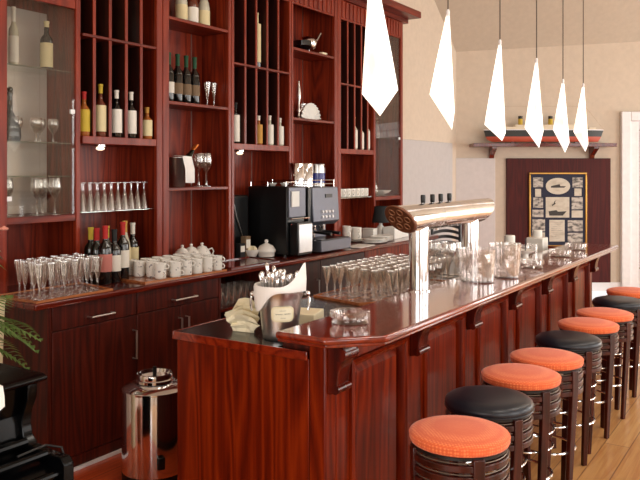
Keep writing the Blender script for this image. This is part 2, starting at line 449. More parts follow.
for i, (nm, y0, y1, o0, o1, lab, cat) in enumerate(units):
    t = thing(nm, ((AF-3.74)/2, (y0+y1)/2, CZT), lab, cat, 'mahogany back bar shelving units'); U.append(t)
    hz = 2.44 if i == 0 else 2.88
    box(-3.745, AB, y0+.002, y1-.002, CZT, 3.05).build('back_panel', W_Z, t)
    if i in (1, 3, 5): box(AB, AB+.006, o0, o1, 1.728, 2.88).build('shade_dark_wood', W_SHADE_DARK, t)  # added dark sheet, its colour carries the shade inside the slots
    ym = (2.743, 3.35, 4.04, 4.742, 5.467, 6.16, 6.75)[i]
    box(AB, AB+.004, ym-.004, ym+.004, CZT, 3.0).build('seam_strip', NICKEL if i in (2, 3, 4) else W_STILE, t)
    for a, b in ((y0+.002, y0+.02), (y1-.02, y1-.002)):
        box(AB, AF-.02, a, b, CZT, 3.05).build('side_panel', W_Z, t)
    if o0-y0 > .012: box(AF-.022, AF+.004, y0+.002, o0, CZT, 3.05).build('face_stile', W_STILE, t, bevel=.004)
    m = box(AF-.022, AF+.004, o1, y1-.002, CZT, 3.05).build('face_stile', W_STILE, t, bevel=.004)
    m = M().box(AF-.02, AF, o0, o1, hz, 3.05)
    if i:
        n = 9
        for k in range(n): 
            yy = o0+(o1-o0)*(k+.5)/n; m.box(AF, AF+.008, yy-.018, yy+.018, hz+.015, 3.04)
    m.build('fluted_header', W_STILE, t, bevel=.003)
    def shelf(z0, z1, mat=W_Y, nm='shelf', front=AF): return box(AB+.001, front, o0 if o0-y0 > .012 else y0+.02, o1, z0, z1).build(nm, mat, t, bevel=.003)
    if i in DIV:
        shelf(1.683, 1.728, W_STILE); shelf(2.298, 2.316)
        for yy in DIV[i]:
            box(AB+.006, AF-.012, yy-.009, yy+.009, 1.728, hz).build('rack_divider', W_SHADE_DARK, t)  # divider sides coloured darker for the slot shade
            box(AF-.012, AF-.004, yy-.010, yy+.010, 1.728, hz).build('divider_edge', W_STILE, t)
        yy = {1: 3.045, 3: 4.36, 5: 5.73}[i]
        dl = M().lathe([(.034, 0), (.034, -.012), (.02, -.02)], (-3.53, yy, 1.683), 16).build('downlight', CHROME, t)
        M().lathe([(.024, -.02), (.026, -.026), (.012, -.034)], (-3.53, yy, 1.683), 16).build('lens', GLOW, dl)
        if i == 1: shelf(1.283, 1.291, SHELFG, 'glass_shelf', AF-.02)
        if i == 5: shelf(1.279, 1.291, SHELFG, 'glass_shelf', AF-.01)
    elif i in (2, 4):
        for z in ((2.535, 1.983, 1.418) if i == 2 else (2.53, 1.962)): shelf(z-.022, z)
    else:
        shelf(1.245, 1.283)
        zs = (2.09, 1.685, 1.50) if i == 0 else (2.2, 1.86, 1.29)
        for z in zs: shelf(z-.008, z, SHELFG, 'glass_shelf', AF-.035)
        box(AB+.001, AB+.006, o0, o1, 1.285, hz).build('mirror_back', MIRROR, t) if i == 0 else None
        ym2 = o0+(o1-o0)*.47
        for k, (a, b) in enumerate(((o0+.002, ym2-.0015), (ym2+.0015, o1-.002))):
            dr = box(AF-.012, AF-.006, a, b, 1.285, hz-.003).build('glass_door', PANE, t)
            for zc in ((1.38,) if k == 0 else (1.86,)):
                yc = a+.014 if k == 0 else b-.014
                box(AF-.015, AF-.002, yc-.014, yc+.014, zc-.012, zc+.012).build('hinge_clip', WTRIM, dr)
# cornice
pr = [(-3.75, 3.052), (-3.44, 3.052), (-3.44, 3.092), (-3.30, 3.092), (-3.295, 3.10), (-3.295, 3.15), (-3.30, 3.158), (-3.75, 3.158)]
tag(M().prism(pr, 'y', 2.2, 7.0).build('cornice', W_Y, smooth=25), 'projecting mahogany cornice along the top of the back bar shelving', 'cornice')

# ------------------------------------------------------------------ back bar: base cabinets and worktop
tag(box(-3.75, -3.09, 2.27, 6.98, .852, CZT).build('back_worktop', W_CTR, bevel=.01, seg=3), 'long polished mahogany back worktop carrying trays, bottles and coffee machines', 'worktop')
def handle(a, b, par, vertical=False):
    (x, y0, z0), (_, y1, z1) = a, b
    m = M().tube([(x-.03, y0, z0), (x, y0, z0), (x, y1, z1), (x-.03, y1, z1)], .0055, 8)
    return m.build('handle', NICKEL, par)
def base(y0, y1, lab, nm='base_cabinet'):
    t = thing(nm, (-3.43, (y0+y1)/2, 0), lab, 'cabinet', 'base cabinets under the back worktop')
    return t
FX = -3.125
struct(box(-3.126, -3.112, 2.30, 6.9, 0, .016).build('trim_3', WTRIM))
t = base(2.37, 2.955, 'dark mahogany base cabinet at the near end with one drawer over a tall door')
box(-3.74, FX-.02, 2.394, 2.953, .07, .852).build('body', W_DARK, t)
box(-3.74, FX-.005, 2.37, 2.393, .0, .852).build('end_panel', W_DARK, t)
box(-3.74, FX-.004, 2.395, 2.953, 0, .07).build('plinth', W_DARK, t)
dr = box(FX-.02, FX, 2.396, 2.952, .728, .848).build('drawer_front', W_DARK, t, bevel=.002); handle((FX+.03, 2.615, .768), (FX+.03, 2.77, .768), dr)
dr = box(FX-.02, FX, 2.396, 2.952, .075, .724).build('door', W_DARK, t, bevel=.002); handle((FX+.03, 2.925, .49), (FX+.03, 2.925, .645), dr)
t = base(2.955, 3.65, 'dark mahogany base cabinet with one drawer over twin doors behind the steel urn')
box(-3.74, FX-.02, 2.957, 3.648, .07, .852).build('body', W_DARK, t)
box(-3.74, FX-.004, 2.957, 3.648, 0, .07).build('plinth', W_DARK, t)
dr = box(FX-.02, FX, 2.958, 3.647, .728, .848).build('drawer_front', W_DARK, t, bevel=.002); handle((FX+.03, 3.23, .768), (FX+.03, 3.42, .768), dr)
for a, b, h in ((2.958, 3.301, 3.285), (3.304, 3.647, 3.345)):
    dr = box(FX-.02, FX, a, b, .075, .724).build('door', W_DARK, t, bevel=.002); handle((FX+.03, h, .50), (FX+.03, h, .655), dr)
t = base(3.65, 4.15, 'open base cabinet with a shelf of tumblers below the back worktop')
M().box(-3.74, FX, 3.652, 3.67, .07, .852).box(-3.74, FX, 4.13, 4.148, .07, .852).box(-3.74, -3.72, 3.67, 4.13, .07, .852).box(-3.74, FX, 3.67, 4.13, .07, .09).build('body', W_DARK, t)
box(-3.72, FX-.01, 3.67, 4.13, .622, .64).build('shelf', W_CTR, t)
box(-3.74, FX-.03, 3.652, 4.148, 0, .07).build('plinth', W_DARK, t)
t = base(4.15, 5.53, 'dark base cabinet with twin doors below the coffee machines')
box(-3.74, FX-.02, 4.152, 5.528, .07, .852).build('body', W_SHADE_DARK, t)
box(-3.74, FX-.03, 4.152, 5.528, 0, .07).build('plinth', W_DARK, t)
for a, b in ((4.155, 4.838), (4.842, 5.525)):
    dr = box(FX-.02, FX, a, b, .075, .845).build('door', W_SHADE_DARK, t, bevel=.003); handle((FX+.025, b-.05, .45), (FX+.025, b-.05, .7), dr)
for y0, y1, lab, h in ((5.53, 6.2, 'mahogany base cabinet with a drawer seen just left of the chrome tap', (5.745, 5.93)), (6.2, 6.92, 'mahogany base cabinet at the far end of the back worktop', (6.45, 6.64))):
    t = base(y0, y1, lab)
    box(-3.74, FX-.02, y0+.002, y1-.002, .07, .852).build('body', W_DARK, t)
    box(-3.74, FX-.03, y0+.002, y1-.002, 0, .07).build('plinth', W_DARK, t)
    dr = box(FX-.02, FX, y0+.003, y1-.003, .7, .848).build('drawer_front', W_BAR, t, bevel=.002); handle((FX+.03, h[0], .76), (FX+.03, h[1], .76), dr)
    box(FX-.02, FX, y0+.003, y1-.003, .075, .696).build('door', W_DARK, t, bevel=.002)

# ------------------------------------------------------------------ bar
bar = thing('bar_counter', (-1.75, 4.1, 0), 'mahogany bar counter with raised panels, scroll corbels and flat end panel', 'bar')
box(-2.10, -1.47, 2.20, 2.222, 0, .86).build('end_panel', W_BAR, bar, bevel=.002)
box(-2.107, -1.47, 2.186, 2.1945, .856, .888).build('end_lipping', W_SLAB, bar, bevel=.002)
box(-2.114, -2.106, 2.186, 6.06, .856, .888).build('end_lipping', W_SLAB, bar, bevel=.002)
box(-1.47, -1.40, 2.20, 2.27, 0, .925).build('corner_post', W_BAR, bar, bevel=.006)
box(-1.60, -1.44, 2.225, 6.06, .10, .925).build('core', W_DARK, bar)
box(-2.09, -1.60, 2.225, 6.06, .08, .852).build('work_side', W_DARK, bar)
box(-2.05, -1.46, 2.225, 6.04, 0, .08).build('plinth', BLACK, bar)
box(-2.10, -1.40, 6.06, 6.085, 0, .925).build('end_panel', W_BAR, bar)
PT = [2.275+.6275*k for k in range(7)]
m = M()
for k, p in enumerate(PT):
    a, b = p-.09, p+.09
    if k == 0: a = 2.27
    if k == 6: b = 6.06
    m.box(-1.44, -1.40, a, b, .12, .925)
m.box(-1.44, -1.403, 2.27, 6.06, .83, .925).box(-1.44, -1.403, 2.27, 6.06, .0, .13)
m.build('front_frame', W_BAR, bar, bevel=.004)
box(-1.44, -1.385, 2.22, 6.07, 0, .10).build('base_skirting', W_BAR, bar, bevel=.006)
for k in range(6):
    a, b = PT[k]+.09, PT[k+1]-.09
    z0, z1 = .13, .83
    # moulded surround
    def ring(x, e): return [(x, a+e, z0+e), (x, b-e, z0+e), (x, b-e, z1-e), (x, a+e, z1-e)]
    M().loft([ring(-1.44, 0), ring(-1.390, 0), ring(-1.382, .008), ring(-1.388, .020), ring(-1.412, .026), ring(-1.44, .026)], False, False).build('panel_moulding', W_BAR, bar, smooth=20)
    M().loft([ring(-1.44, .026), ring(-1.425, .026), ring(-1.425, .034), ring(-1.408, .06), ring(-1.408, .062)]).build('raised_panel', W_BAR, bar, smooth=15)
for k, p in enumerate(PT):
    w = .045
    yc = p+.005 if k else 2.335-.0
    y0, y1 = (yc-w, yc+w)
    prof = [(-1.40, .922), (-1.335, .922), (-1.326, .905), (-1.326, .88), (-1.336, .862), (-1.346, .845), (-1.354, .82), (-1.358, .79), (-1.360, .765), (-1.366, .75), (-1.40, .742)]
    if k == 0: y0, y1 = 2.212, 2.292
    cb = M().prism(prof, 'y', y0, y1).build('corbel', W_CORB, bar, bevel=.004)
    m = M().lathe([(.024, y0-.006), (.024, y1+.006)], n=16); m.v = [(x-1.346, z, y+.888) for x, y, z in m.v]; m.build('upper_scroll', W_CORB, cb)
    m = M().lathe([(.016, y0-.005), (.016, y1+.005)], n=14); m.v = [(x-1.366, z, y+.764) for x, y, z in m.v]; m.build('lower_scroll', W_CORB, cb)
tag(M().prism([(-2.105, 2.195), (-1.602, 2.195), (-1.602, 6.06), (-2.105, 6.06)], 'z', .862, .887).build('bar_worktop', BLACKTOP, bevel=.004), 'low black laminate worktop behind the raised bar top', 'worktop')
# polished bar top, stepped nosing
bt = thing('raised_worktop', (-1.4, 4.1, .925), 'long glossy mahogany bar top with cut near corner and rounded edge', 'bar top')
P0 = [(-1.565, 2.125), (-1.355, 2.125), (-1.20, 2.285), (-1.20, 6.08), (-1.565, 6.08)]
P1 = [(-1.565, 2.14), (-1.36, 2.14), (-1.213, 2.292), (-1.213, 6.07), (-1.565, 6.07)]
M().prism(P0, 'z', .934, .96).build('slab', W_SLAB, bt, bevel=.011, seg=4)
M().prism(P1, 'z', .922, .935).build('under_moulding', W_SLAB, bt, bevel=.004)

# ------------------------------------------------------------------ stools
def stool(label, leather):
    t = thing('bar_stool', (0, 0, 0), label, 'bar stool', 'round bar stools along the bar')
    r = .169
    prof = [(.02, .655), (.08, .653), (.125, .647), (.155, .640), (.168, .634), (r, .628), (r+.001, .615), (r-.003, .606), (.15, .603), (.02, .603)] if not leather else \
           [(.02, .652), (.09, .651), (.13, .648), (.156, .640), (.168, .630), (r+.002, .618), (r, .607), (r-.006, .600), (.15, .597), (.02, .597)]
    cu = M().lathe(prof, n=48).build('cushion', LEATHER if leather else FABRIC, t, local=True, smooth=60)
    M().torus((0, 0, .629 if not leather else .606), r, .0022 if not leather else .003, 48, 6).build('piping', LEATHER if leather else FABRIC, cu, local=True)
    M().lathe([(.162, .602), (.162, .592), (.03, .592)], n=40).build('seat_base', BLACK, t, local=True)
    for z in (.556, .520, .484):
        ro, ri = .168, .156
        M().loft([[(ro*cos(2*pi*k/44), ro*sin(2*pi*k/44), z), (ro*cos(2*pi*k/44), ro*sin(2*pi*k/44), z+.022), (ri*cos(2*pi*k/44), ri*sin(2*pi*k/44), z+.022), (ri*cos(2*pi*k/44), ri*sin(2*pi*k/44), z)] for k in range(44)], closed=True).build('hoop', W_STOOL, t, local=True, bevel=.003)
        M().torus((0, 0, z+.027), .159, .0025, 44, 6).build('hoop_trim', BRONZE, t, local=True)
    for k in range(4):
        a = k*pi/2
        m = M()
        rings = []
        for z, rr, w, d in ((0, .128, .026, .020), (.25, .142, .034, .022), (.5, .158, .040, .024), (.598, .160, .040, .024)):
            rings.append([((rr+sx*d/2)*cos(a)-sy*w/2*sin(a), (rr+sx*d/2)*sin(a)+sy*w/2*cos(a), z) for sx, sy in ((-1, -1), (1, -1), (1, 1), (-1, 1))])
        m.loft(rings).build('leg', W_STOOL, t, local=True, bevel=.003)
    M().torus((0, 0, .21), .131, .0065, 40, 8).build('foot_ring', CHROME, t, local=True)
    for z, rr in ((.335, .135), (.405, .14)):
        M().torus((0, 0, z), rr, .0045, 40, 8).build('rail_ring', CHROME, t, local=True)
    return t
SP = [(-.992, 2.41, 0, 'orange woven bar stool nearest the camera at the near end of the bar'),
      (-1.04, 2.826, 1, 'black leather bar stool second from the near end of the bar'),
      (-1.05, 3.25, 0, 'orange bar stool just beyond the nearest black one, third from the near end'),
      (-1.045, 3.622, 0, 'fourth bar stool, orange seat, directly before the middle black one'),
      (-1.062, 4.085, 1, 'black leather bar stool in the middle of the row, fifth from the near end'),
      (-1.066, 4.54, 0, 'sixth bar stool, orange seat, directly beyond the middle black one'),
      (-1.06, 4.94, 0, 'seventh bar stool, orange seat, directly before the farthest black one'),
      (-1.08, 5.46, 1, 'black leather bar stool farthest from the camera'),
      (-1.09, 5.95, 0, 'last orange bar stool at the far end of the bar')]
ORGP, BLKP = None, None
ROT = [-.98, -.85, -.98, -1.0, -.83, -.72, -.62, -.7, -.65]
for i, (x, y, lea, lab) in enumerate(SP):
    # leg rotation: one leg turned a little right of the view line
    dirv = math.atan2(-y, -x) + R((22, 40, 38, 50, 37, 50, 55, 50, 50)[i])
    if lea:
        if BLKP is None: BLKP = stool(lab, True); BLKP.location = (x, y, 0); BLKP.rotation_euler = (0, 0, dirv)
        else: dup(BLKP, (x, y, 0), dirv, lab)
    else:
        if ORGP is None: ORGP = stool(lab, False); ORGP.location = (x, y, 0); ORGP.rotation_euler = (0, 0, dirv)
        else: dup(ORGP, (x, y, 0), dirv, lab)

# ------------------------------------------------------------------ pendant lamps
def ceil_z(x, y):
    X = x*CT+y*ST; Z = -x*ST+y*CT
    if Z > 8.35: return CZ(X, Z)
    # flat part: plane through e0, e1, back corner
    return 4.3
LP = [(2.524, 1.733, .606, -.069, .14, .069, .165, -.032), (3.218, 1.713, .541, -.103, .30, .012, .16, -.018), (3.895, 1.686, .53, -.094, .165, .019, .08, -.011),
      (4.559, 1.666, .536, -.088, .23, .027, .19, -.015), (5.148, 1.65, .486, -.081, .32, .030, .14, -.0135), (5.705, 1.669, .494, -.088, .30, .022, .12, -.015)]
where = ['nearest the camera, largest', 'second from the camera', 'third from the camera', 'fourth, hanging before the model ship', 'fifth, before the right half of the model ship', 'farthest from the camera, rightmost']
for i, (y, zb, L, xl, hl, xr, hr, xa) in enumerate(LP):
    t = thing('pendant_lamp', (-1.36, y, zb), 'lit white folded napkin shaped pendant lamp, ' + where[i], 'pendant lamp', 'pendant lamps over the bar', TH)
    D = .05
    # kite with four corners: left, front, right, back, tip below, narrow neck above
    N = 9
    rings = []
    xm = (xl+xr)/2
    corners = [(xl, 0, hl*L), (xm, -D, (hl+hr)*.5*L*1.05), (xr, 0, hr*L), (xm+.005, D, (hl+hr)*.5*L*1.15)]
    neck = .006
    for s in range(N+1):
        u = s/N
        ring = []
        for k, (cx_, cy_, cz_) in enumerate(corners):
            nx = (xa-neck, xa, xa+neck, xa)[k]; ny = (0, -neck, 0, neck)[k]
            bulge = 1+.03*sin(pi*u)
            p = (nx+(cx_-nx)*(u*bulge if u < 1 else 1), ny+(cy_-ny)*(u*bulge if u < 1 else 1), L+(cz_-L)*u)
            nx2 = (xa-neck, xa, xa+neck, xa)[(k+1) % 4]; ny2 = (0, -neck, 0, neck)[(k+1) % 4]
            c2 = corners[(k+1) % 4]
            q = (nx2+(c2[0]-nx2)*(u*bulge if u < 1 else 1), ny2+(c2[1]-ny2)*(u*bulge if u < 1 else 1), L+(c2[2]-L)*u)
            ring.append(p)
            f_ = 1-.12*u
            cxm, cym = xa+(xm-xa)*u, 0
            ring.append(((p[0]+q[0])/2*f_+cxm*(1-f_), (p[1]+q[1])/2*f_+cym*(1-f_), (p[2]+q[2])/2))
        rings.append(ring)
    m = M(); m.loft(rings, True, False)
    b = len(m.v)-8; m.v.append((0, 0, 0)); tip = len(m.v)-1
    for k in range(8): m.f.append((b+k, b+(k+1) % 8, tip))
    m.build('glass_shade', LAMPE, t, local=True, smooth=50)
    top = 4.32-zb
    M().tube([(xa, 0, L-.01), (xa, 0, top)], .0035, 6).build('cord', plain('cord_grey', (90, 78, 66), .5) if i == 0 else bpy.data.materials['cord_grey'], t, local=True)
    M().lathe([(.008, L-.02), (.0085, L+.004), (.004, L+.012)], (xa, 0, 0), 12).build('cord_cap', WTRIM, t, local=True)

# ------------------------------------------------------------------ glassware
def glass_profile(kind):
    if kind == 'flute': return [(.027, 0), (.027, .003), (.006, .007), (.0045, .045), (.006, .055), (.011, .075), (.018, .115), (.0265, .175), (.0250, .175), (.0165, .115), (.0095, .078), (.003, .064)]
    if kind == 'cone': return [(.027, 0), (.027, .003), (.006, .006), (.004, .05), (.008, .058), (.017, .095), (.026, .142), (.0245, .142), (.0155, .095), (.003, .062)]
    if kind == 'wine': return [(.032, 0), (.032, .003), (.006, .008), (.0045, .085), (.014, .095), (.031, .125), (.034, .15), (.028, .195), (.0265, .195), (.032, .15), (.029, .127), (.003, .10)]
    if kind == 'tumbler': return [(.024, 0), (.029, .005), (.033, .12), (.0315, .12), (.027, .012), (.003, .01)]
    if kind == 'goblet': return [(.032, 0), (.032, .003), (.007, .008), (.006, .06), (.02, .075), (.038, .11), (.04, .14), (.036, .165), (.0345, .165), (.038, .14), (.036, .112), (.003, .08)]
GP = {}
def glass(kind, loc, label, group, flip=False, s=1.0, rz=0):
    key = kind
    if key not in GP:
        ob = M().lathe(glass_profile(kind), n=14).build({'flute': 'champagne_flute', 'cone': 'cocktail_glass', 'wine': 'wine_glass', 'tumbler': 'tumbler', 'goblet': 'goblet'}[kind], GLASS2 if kind == 'cone' else GLASS, smooth=60)
        GP[key] = ob
    else:
        ob = GP[key].copy(); COL.objects.link(ob)
    h = glass_profile(kind)[-5 if kind == 'flute' else 0][1]
    hh = max(z for r, z in glass_profile(kind))*s
    ob.location = (loc[0], loc[1], loc[2]+(hh if flip else 0)); ob.scale = (s, s, s)
    ob.rotation_euler = (pi if flip else 0, 0, rz)
    tag(ob, label, {'flute': 'champagne glass', 'cone': 'stemmed glass', 'wine': 'wine glass', 'tumbler': 'tumbler', 'goblet': 'goblet'}[kind], group)
    return ob

def tray(name, poly, z, mat, label, rim=.012):
    t = thing(name, (sum(p[0] for p in poly)/len(poly), sum(p[1] for p in poly)/len(poly), z), label, 'tray')
    M().prism(poly, 'z', z, z+.006).build('base', mat, t)
    cxm, cym = t.location[0], t.location[1]
    def sc(k): return [(cxm+(x-cxm)*k, cym+(y-cym)*k) for x, y in poly]
    A, B = sc(1.0), sc(.965)
    M().loft([[(x, y, z+.006) for x, y in A], [(x, y, z+rim) for x, y in A], [(x, y, z+rim) for x, y in B], [(x, y, z+.006) for x, y in B]], False, False).build('rim', mat, t)
    return t
# left tray of flutes
tray('serving_tray', [(-3.44, 2.29), (-3.10, 2.285), (-3.10, 2.76), (-3.44, 2.83)], CZT, W_TRAY, 'wooden tray of champagne flutes at the near end of the back worktop')
for r_ in range(4):
    for c_ in range(6):
        x = -3.14-.082*r_; y = 2.34+.072*c_+.018*r_
        glass('flute', (x+random.uniform(-.006, .006), y+random.uniform(-.006, .006), CZT+.006),
              'clear champagne flute on the near tray, %s from the left in the %s row' % (ORD[c_], ['front', 'second', 'third', 'back'][r_]), 'champagne flutes on the near tray')
# upturned flutes on the glass shelf of the first rack
for r_ in range(2):
    for c_ in range(10):
        x = -3.52-.075*r_; y = 2.90+.054*c_+.02*r_
        glass('flute', (x, y, 1.291), 'upturned flute under the first wine rack, %s from the left, %s row' % (ORD[c_], ['front', 'back'][r_]), 'upturned flutes on the glass shelf', True, .95)
# flutes and crystal in the display cabinet
for k, (x, y) in enumerate(((-3.52, 2.60), (-3.55, 2.655), (-3.50, 2.70), (-3.56, 2.44))):
    glass('wine', (x, y, 1.283), 'tall wine glass on the floor of the near display cabinet, %s from the left' % ['second', 'third', 'fourth', 'first'][k], 'wine glasses in the display cabinet', s=1.05)
for k, (x, y) in enumerate(((-3.55, 2.47), (-3.60, 2.53), (-3.53, 2.60), (-3.58, 2.66), (-3.54, 2.72))):
    glass('goblet', (x, y, 1.685), 'crystal goblet on the middle shelf of the near display cabinet, %s from the left' % ORD[k], 'crystal goblets in the display cabinet', s=.8)
# two small flutes beside the four bottles, two wine glasses beside champagne bucket
for k, y in enumerate((4.045, 4.115)): glass('flute', (-3.57, y, 1.983), 'small flute beside the four dark bottles, %s of two' % ['left', 'right'][k], 'flutes beside the four bottles', s=1.0)
for k, (x, y) in enumerate(((-3.57, 3.955), (-3.53, 3.99))): glass('wine', (x, y, 1.418), 'wine glass beside the champagne bucket, %s of two' % ['left', 'right'][k], 'wine glasses beside the champagne bucket', s=1.2)
# bar tray of cone glasses
tray('serving_tray', [(-2.09, 3.17), (-1.77, 3.08), (-1.66, 3.30), (-1.66, 4.02), (-2.09, 4.02)], CZT, W_TRAY, 'wooden tray crowded with small stemmed glasses on the low bar worktop')
for r_ in range(6):
    for c_ in range(11):
        x = -2.06+.072*r_; y = 3.25+.070*c_+.02*(r_ % 2)
        glass('cone', (x+random.uniform(-.008, .008), y+random.uniform(-.008, .008), CZT+.006),
              'small stemmed glass on the bar tray, %s from near end, %s row from back' % (ORD[c_], ORD[r_]), 'stemmed glasses on the bar tray', s=1.0)
for k in range(6):
    glass('goblet', (-2.0+.10*(k % 3), 4.20+.11*(k//3), CZT), 'large goblet behind the tray of glasses, %s' % ['near left', 'near middle', 'near right', 'far left', 'far middle', 'far right'][k], 'goblets behind the bar tray', s=1.25)
for k in range(4):
    glass('goblet', (-1.60-.085*(k % 2), 3.68+.09*(k//2), CZT) if k % 2 else (-1.52, 3.70+.09*(k//2), .96), 'goblet between the two tap columns, %s' % ['near right', 'near left', 'middle right', 'middle left', 'far right', 'far left'][k], 'goblets between the tap columns', s=.85)
# tumblers on the low open shelf
for k in range(7):
    for r_ in range(2):
        glass('tumbler', (-3.2-.09*r_, 3.72+.064*k, .64), 'tumbler on the open shelf below the worktop, %s from the left, %s row' % (ORD[k], ['front', 'back'][r_]), 'tumblers below the worktop', s=1.05)

# ------------------------------------------------------------------ bottles
def bottle(loc, label, group, glassm, lab, cap, h=.31, r=.037, shape='bordeaux', capband=.27, labz=(.22, .52), cat='bottle', rz=None):
    t = thing('wine_bottle' if shape in ('bordeaux', 'burgundy') else 'liquor_bottle', loc, label, cat, group)
    if shape == 'bordeaux': pr = [(r*.9, 0), (r, .008), (r, h*.60), (r*.9, h*.66), (r*.45, h*.73), (r*.38, h*.78), (r*.36, h*.97), (r*.42, h*.975), (r*.42, h), (r*.2, h)]
    elif shape == 'burgundy': pr = [(r*.9, 0), (r, .008), (r, h*.48), (r*.85, h*.6), (r*.5, h*.74), (r*.36, h*.82), (r*.34, h*.96), (r*.4, h*.965), (r*.4, h), (r*.2, h)]
    else: pr = [(r*.9, 0), (r, .008), (r, h*.55), (r*.95, h*.62), (r*.5, h*.70), (r*.38, h*.76), (r*.38, h*.96), (r*.44, h*.965), (r*.44, h), (r*.2, h)]
    M().lathe(pr, n=16).build('glass_body', glassm, t, local=True, smooth=50)
    if lab is not None:
        M().lathe([(r+.0006, h*labz[0]), (r+.0008, h*labz[0]+.001), (r+.0008, h*labz[1]), (r+.0006, h*labz[1])], n=16).build('label', LBL[lab], t, local=True)
    if cap is not None:
        M().lathe([(r*.40, h*(1-capband)), (r*.40, h*.962), (r*.46, h*.965), (r*.46, h+.002), (r*.1, h+.003)], n=14).build('cap', LBL[cap], t, local=True)
    return t
G = 'wine bottles on the back worktop'
bl = [(-3.40, 2.955, GREENG, 'white', 'red', 'bordeaux', 'wine bottle with pale label and red cap at the left of the worktop bottles', .30),
      (-3.47, 2.97, GREENG, 'black', 'yellow', 'bordeaux', 'dark bottle with yellow cap in the back row, left of the two yellow caps', .30),
      (-3.33, 2.955, DARKG, 'pink', 'red', 'bordeaux', 'dark red wine bottle with a large pink label in the front row', .315),
      (-3.42, 3.035, GREENG, 'white', 'green', 'bordeaux', 'dark bottle with green capsule behind the pink labelled bottle', .30),
      (-3.34, 3.03, DARKG, 'white', 'black', 'bordeaux', 'dark wine bottle with a white slanted label beside the pink labelled one', .29),
      (-3.49, 3.105, GREENG, 'black', 'yellow', 'bordeaux', 'dark bottle with yellow cap in the back row, right of the two yellow caps', .30),
      (-3.375, 3.125, DARKG, 'white', 'red', 'bordeaux', 'dark wine bottle with square white label and bright red cap', .325),
      (-3.50, 3.255, PALEG, 'cream', 'gold', 'burgundy', 'pale slim bottle with gold top behind the red capped bottle', .32),
      (-3.55, 3.30, AMBER, 'brown', 'brown', 'burgundy', 'amber brown bottle between the pale bottle and the cream capped brandy', .27),
      (-3.56, 3.375, DARKG, 'cream', 'white', 'spirit', 'dark brandy bottle with cream neck and buff label, rightmost of the bottles', .30)]
for x, y, g, l, c, sh, lab, h in bl:
    bottle((x+.01, y-.055, CZT), lab, G, g, l, c, h*1.04, .037, sh, capband=.22)
# rack bottles
slots = [(2.904, 'yellow', AMBER, 'red'), (3.025, 'cream', ROSEG, 'yellow'), (3.148, 'white', DARKG, 'white'), (3.265, 'white', DARKG, 'white'), (3.399, 'cream', AMBER, 'gold')]
sl = ['left', 'second', 'middle', 'fourth', 'right']
desc = ['amber bottle with red cap', 'brown bottle with cream label', 'dark bottle with white label', 'white capped black bottle', 'squat amber bottle']
for k, (y, l, g, c) in enumerate(slots):
    bottle((-3.505, y, 1.728), '%s standing in the %s slot of the first wine rack' % (desc[k], sl[k]), 'bottles in the first wine rack', g, l, c, (.255, .31, .285, .285, .20)[k], .033, 'spirit', labz=(.1, .6), capband=.17)
for k, y in enumerate((3.005, 3.128, 3.252, 3.375)):
    bottle((-3.58, y, 2.316), 'bottle on the upper level of the first wine rack, %s slot' % sl[k+1], 'bottles in the upper first wine rack', (ROSEG, DARKG, PALEG, DARKG)[k], ('brown', 'gold', 'white', 'white')[k], ('gold', 'gold', 'white', 'white')[k], .29, .031, 'spirit', labz=(.03, .55))
for k, y in enumerate((4.288, 4.565, 4.706, 4.842)):
    bottle((-3.512, y, 1.728), 'pale labelled bottle above the black coffee machine, %s' % ['leftmost slot', 'third slot', 'fourth slot', 'rightmost slot'][k], 'bottles in the middle wine rack', (DARKG, AMBER, PALEG, PALEG)[k], ('white', 'gold', 'white', 'white')[k], 'white' if k else 'black', (.30, .22, .23, .22)[k], .031, 'spirit', labz=(.05, .70), capband=.15)
bottle((-3.525, 4.562, 2.316), 'tall bottle with a pale label on the upper level of the middle wine rack', 'bottles in the middle wine rack', DARKG, 'cream', 'cream', .42, .03, 'spirit', labz=(.1, .8))
for k, y in enumerate((6.01, 6.13, 6.245)):
    bottle((-3.51, y, 1.728), 'slim pale bottle in the far wine rack, %s' % ['middle slot', 'fourth slot', 'right slot'][k], 'bottles in the far wine rack', PALEG, 'white', 'gold', (.30, .26, .30)[k], .032, 'spirit', labz=(.05, .6))
# four dark bottles, three pale bottles above
for k, y in enumerate((3.69, 3.775, 3.86, 3.945)):
    bottle((-3.60, y, 1.983), 'dark wine bottle with green capsule on the upper open shelf, %s of four' % ['leftmost', 'second', 'third', 'rightmost'][k], 'four dark wine bottles', DARKG, 'brown' if k else 'white', 'green', .34, .037, 'bordeaux', labz=(.2, .42))
for k, (y, g, l) in enumerate(((3.79, PALEG, 'cream'), (3.90, ROSEG, 'white'), (4.02, PALEG, 'cream'))):
    bottle((-3.58, y, 2.535), 'pale labelled bottle on the top open shelf, %s of three' % ['left', 'middle', 'right'][k], 'bottles on the top open shelf', g, l, 'gold', .30, .042, 'burgundy', labz=(.08, .42))
bottle((-3.55, 2.475, 2.09), 'slim pale white capped bottle on upper shelf of the near display cabinet', None, PALEG, 'white', 'white', .31, .026, 'spirit', labz=(.05, .5))
bottle((-3.56, 2.69, 2.09), 'dark bottle with cream label and grey shoulder on the upper shelf of the display cabinet', None, DARKG, 'cream', 'cream', .27, .034, 'bordeaux', labz=(.05, .55), capband=.12)
t = thing('decanter', (-3.56, 2.46, 1.685), 'dark pear shaped decanter on the middle shelf of the display cabinet', 'decanter')
M().lathe([(.05, 0), (.058, .02), (.055, .07), (.035, .12), (.015, .16), (.013, .24), (.017, .26), (.005, .26)], n=18).build('glass_body', GREENG, t, local=True, smooth=60)
M().sphere((0, 0, .275), .016, 12, 8).build('stopper', GREENG, t, local=True)
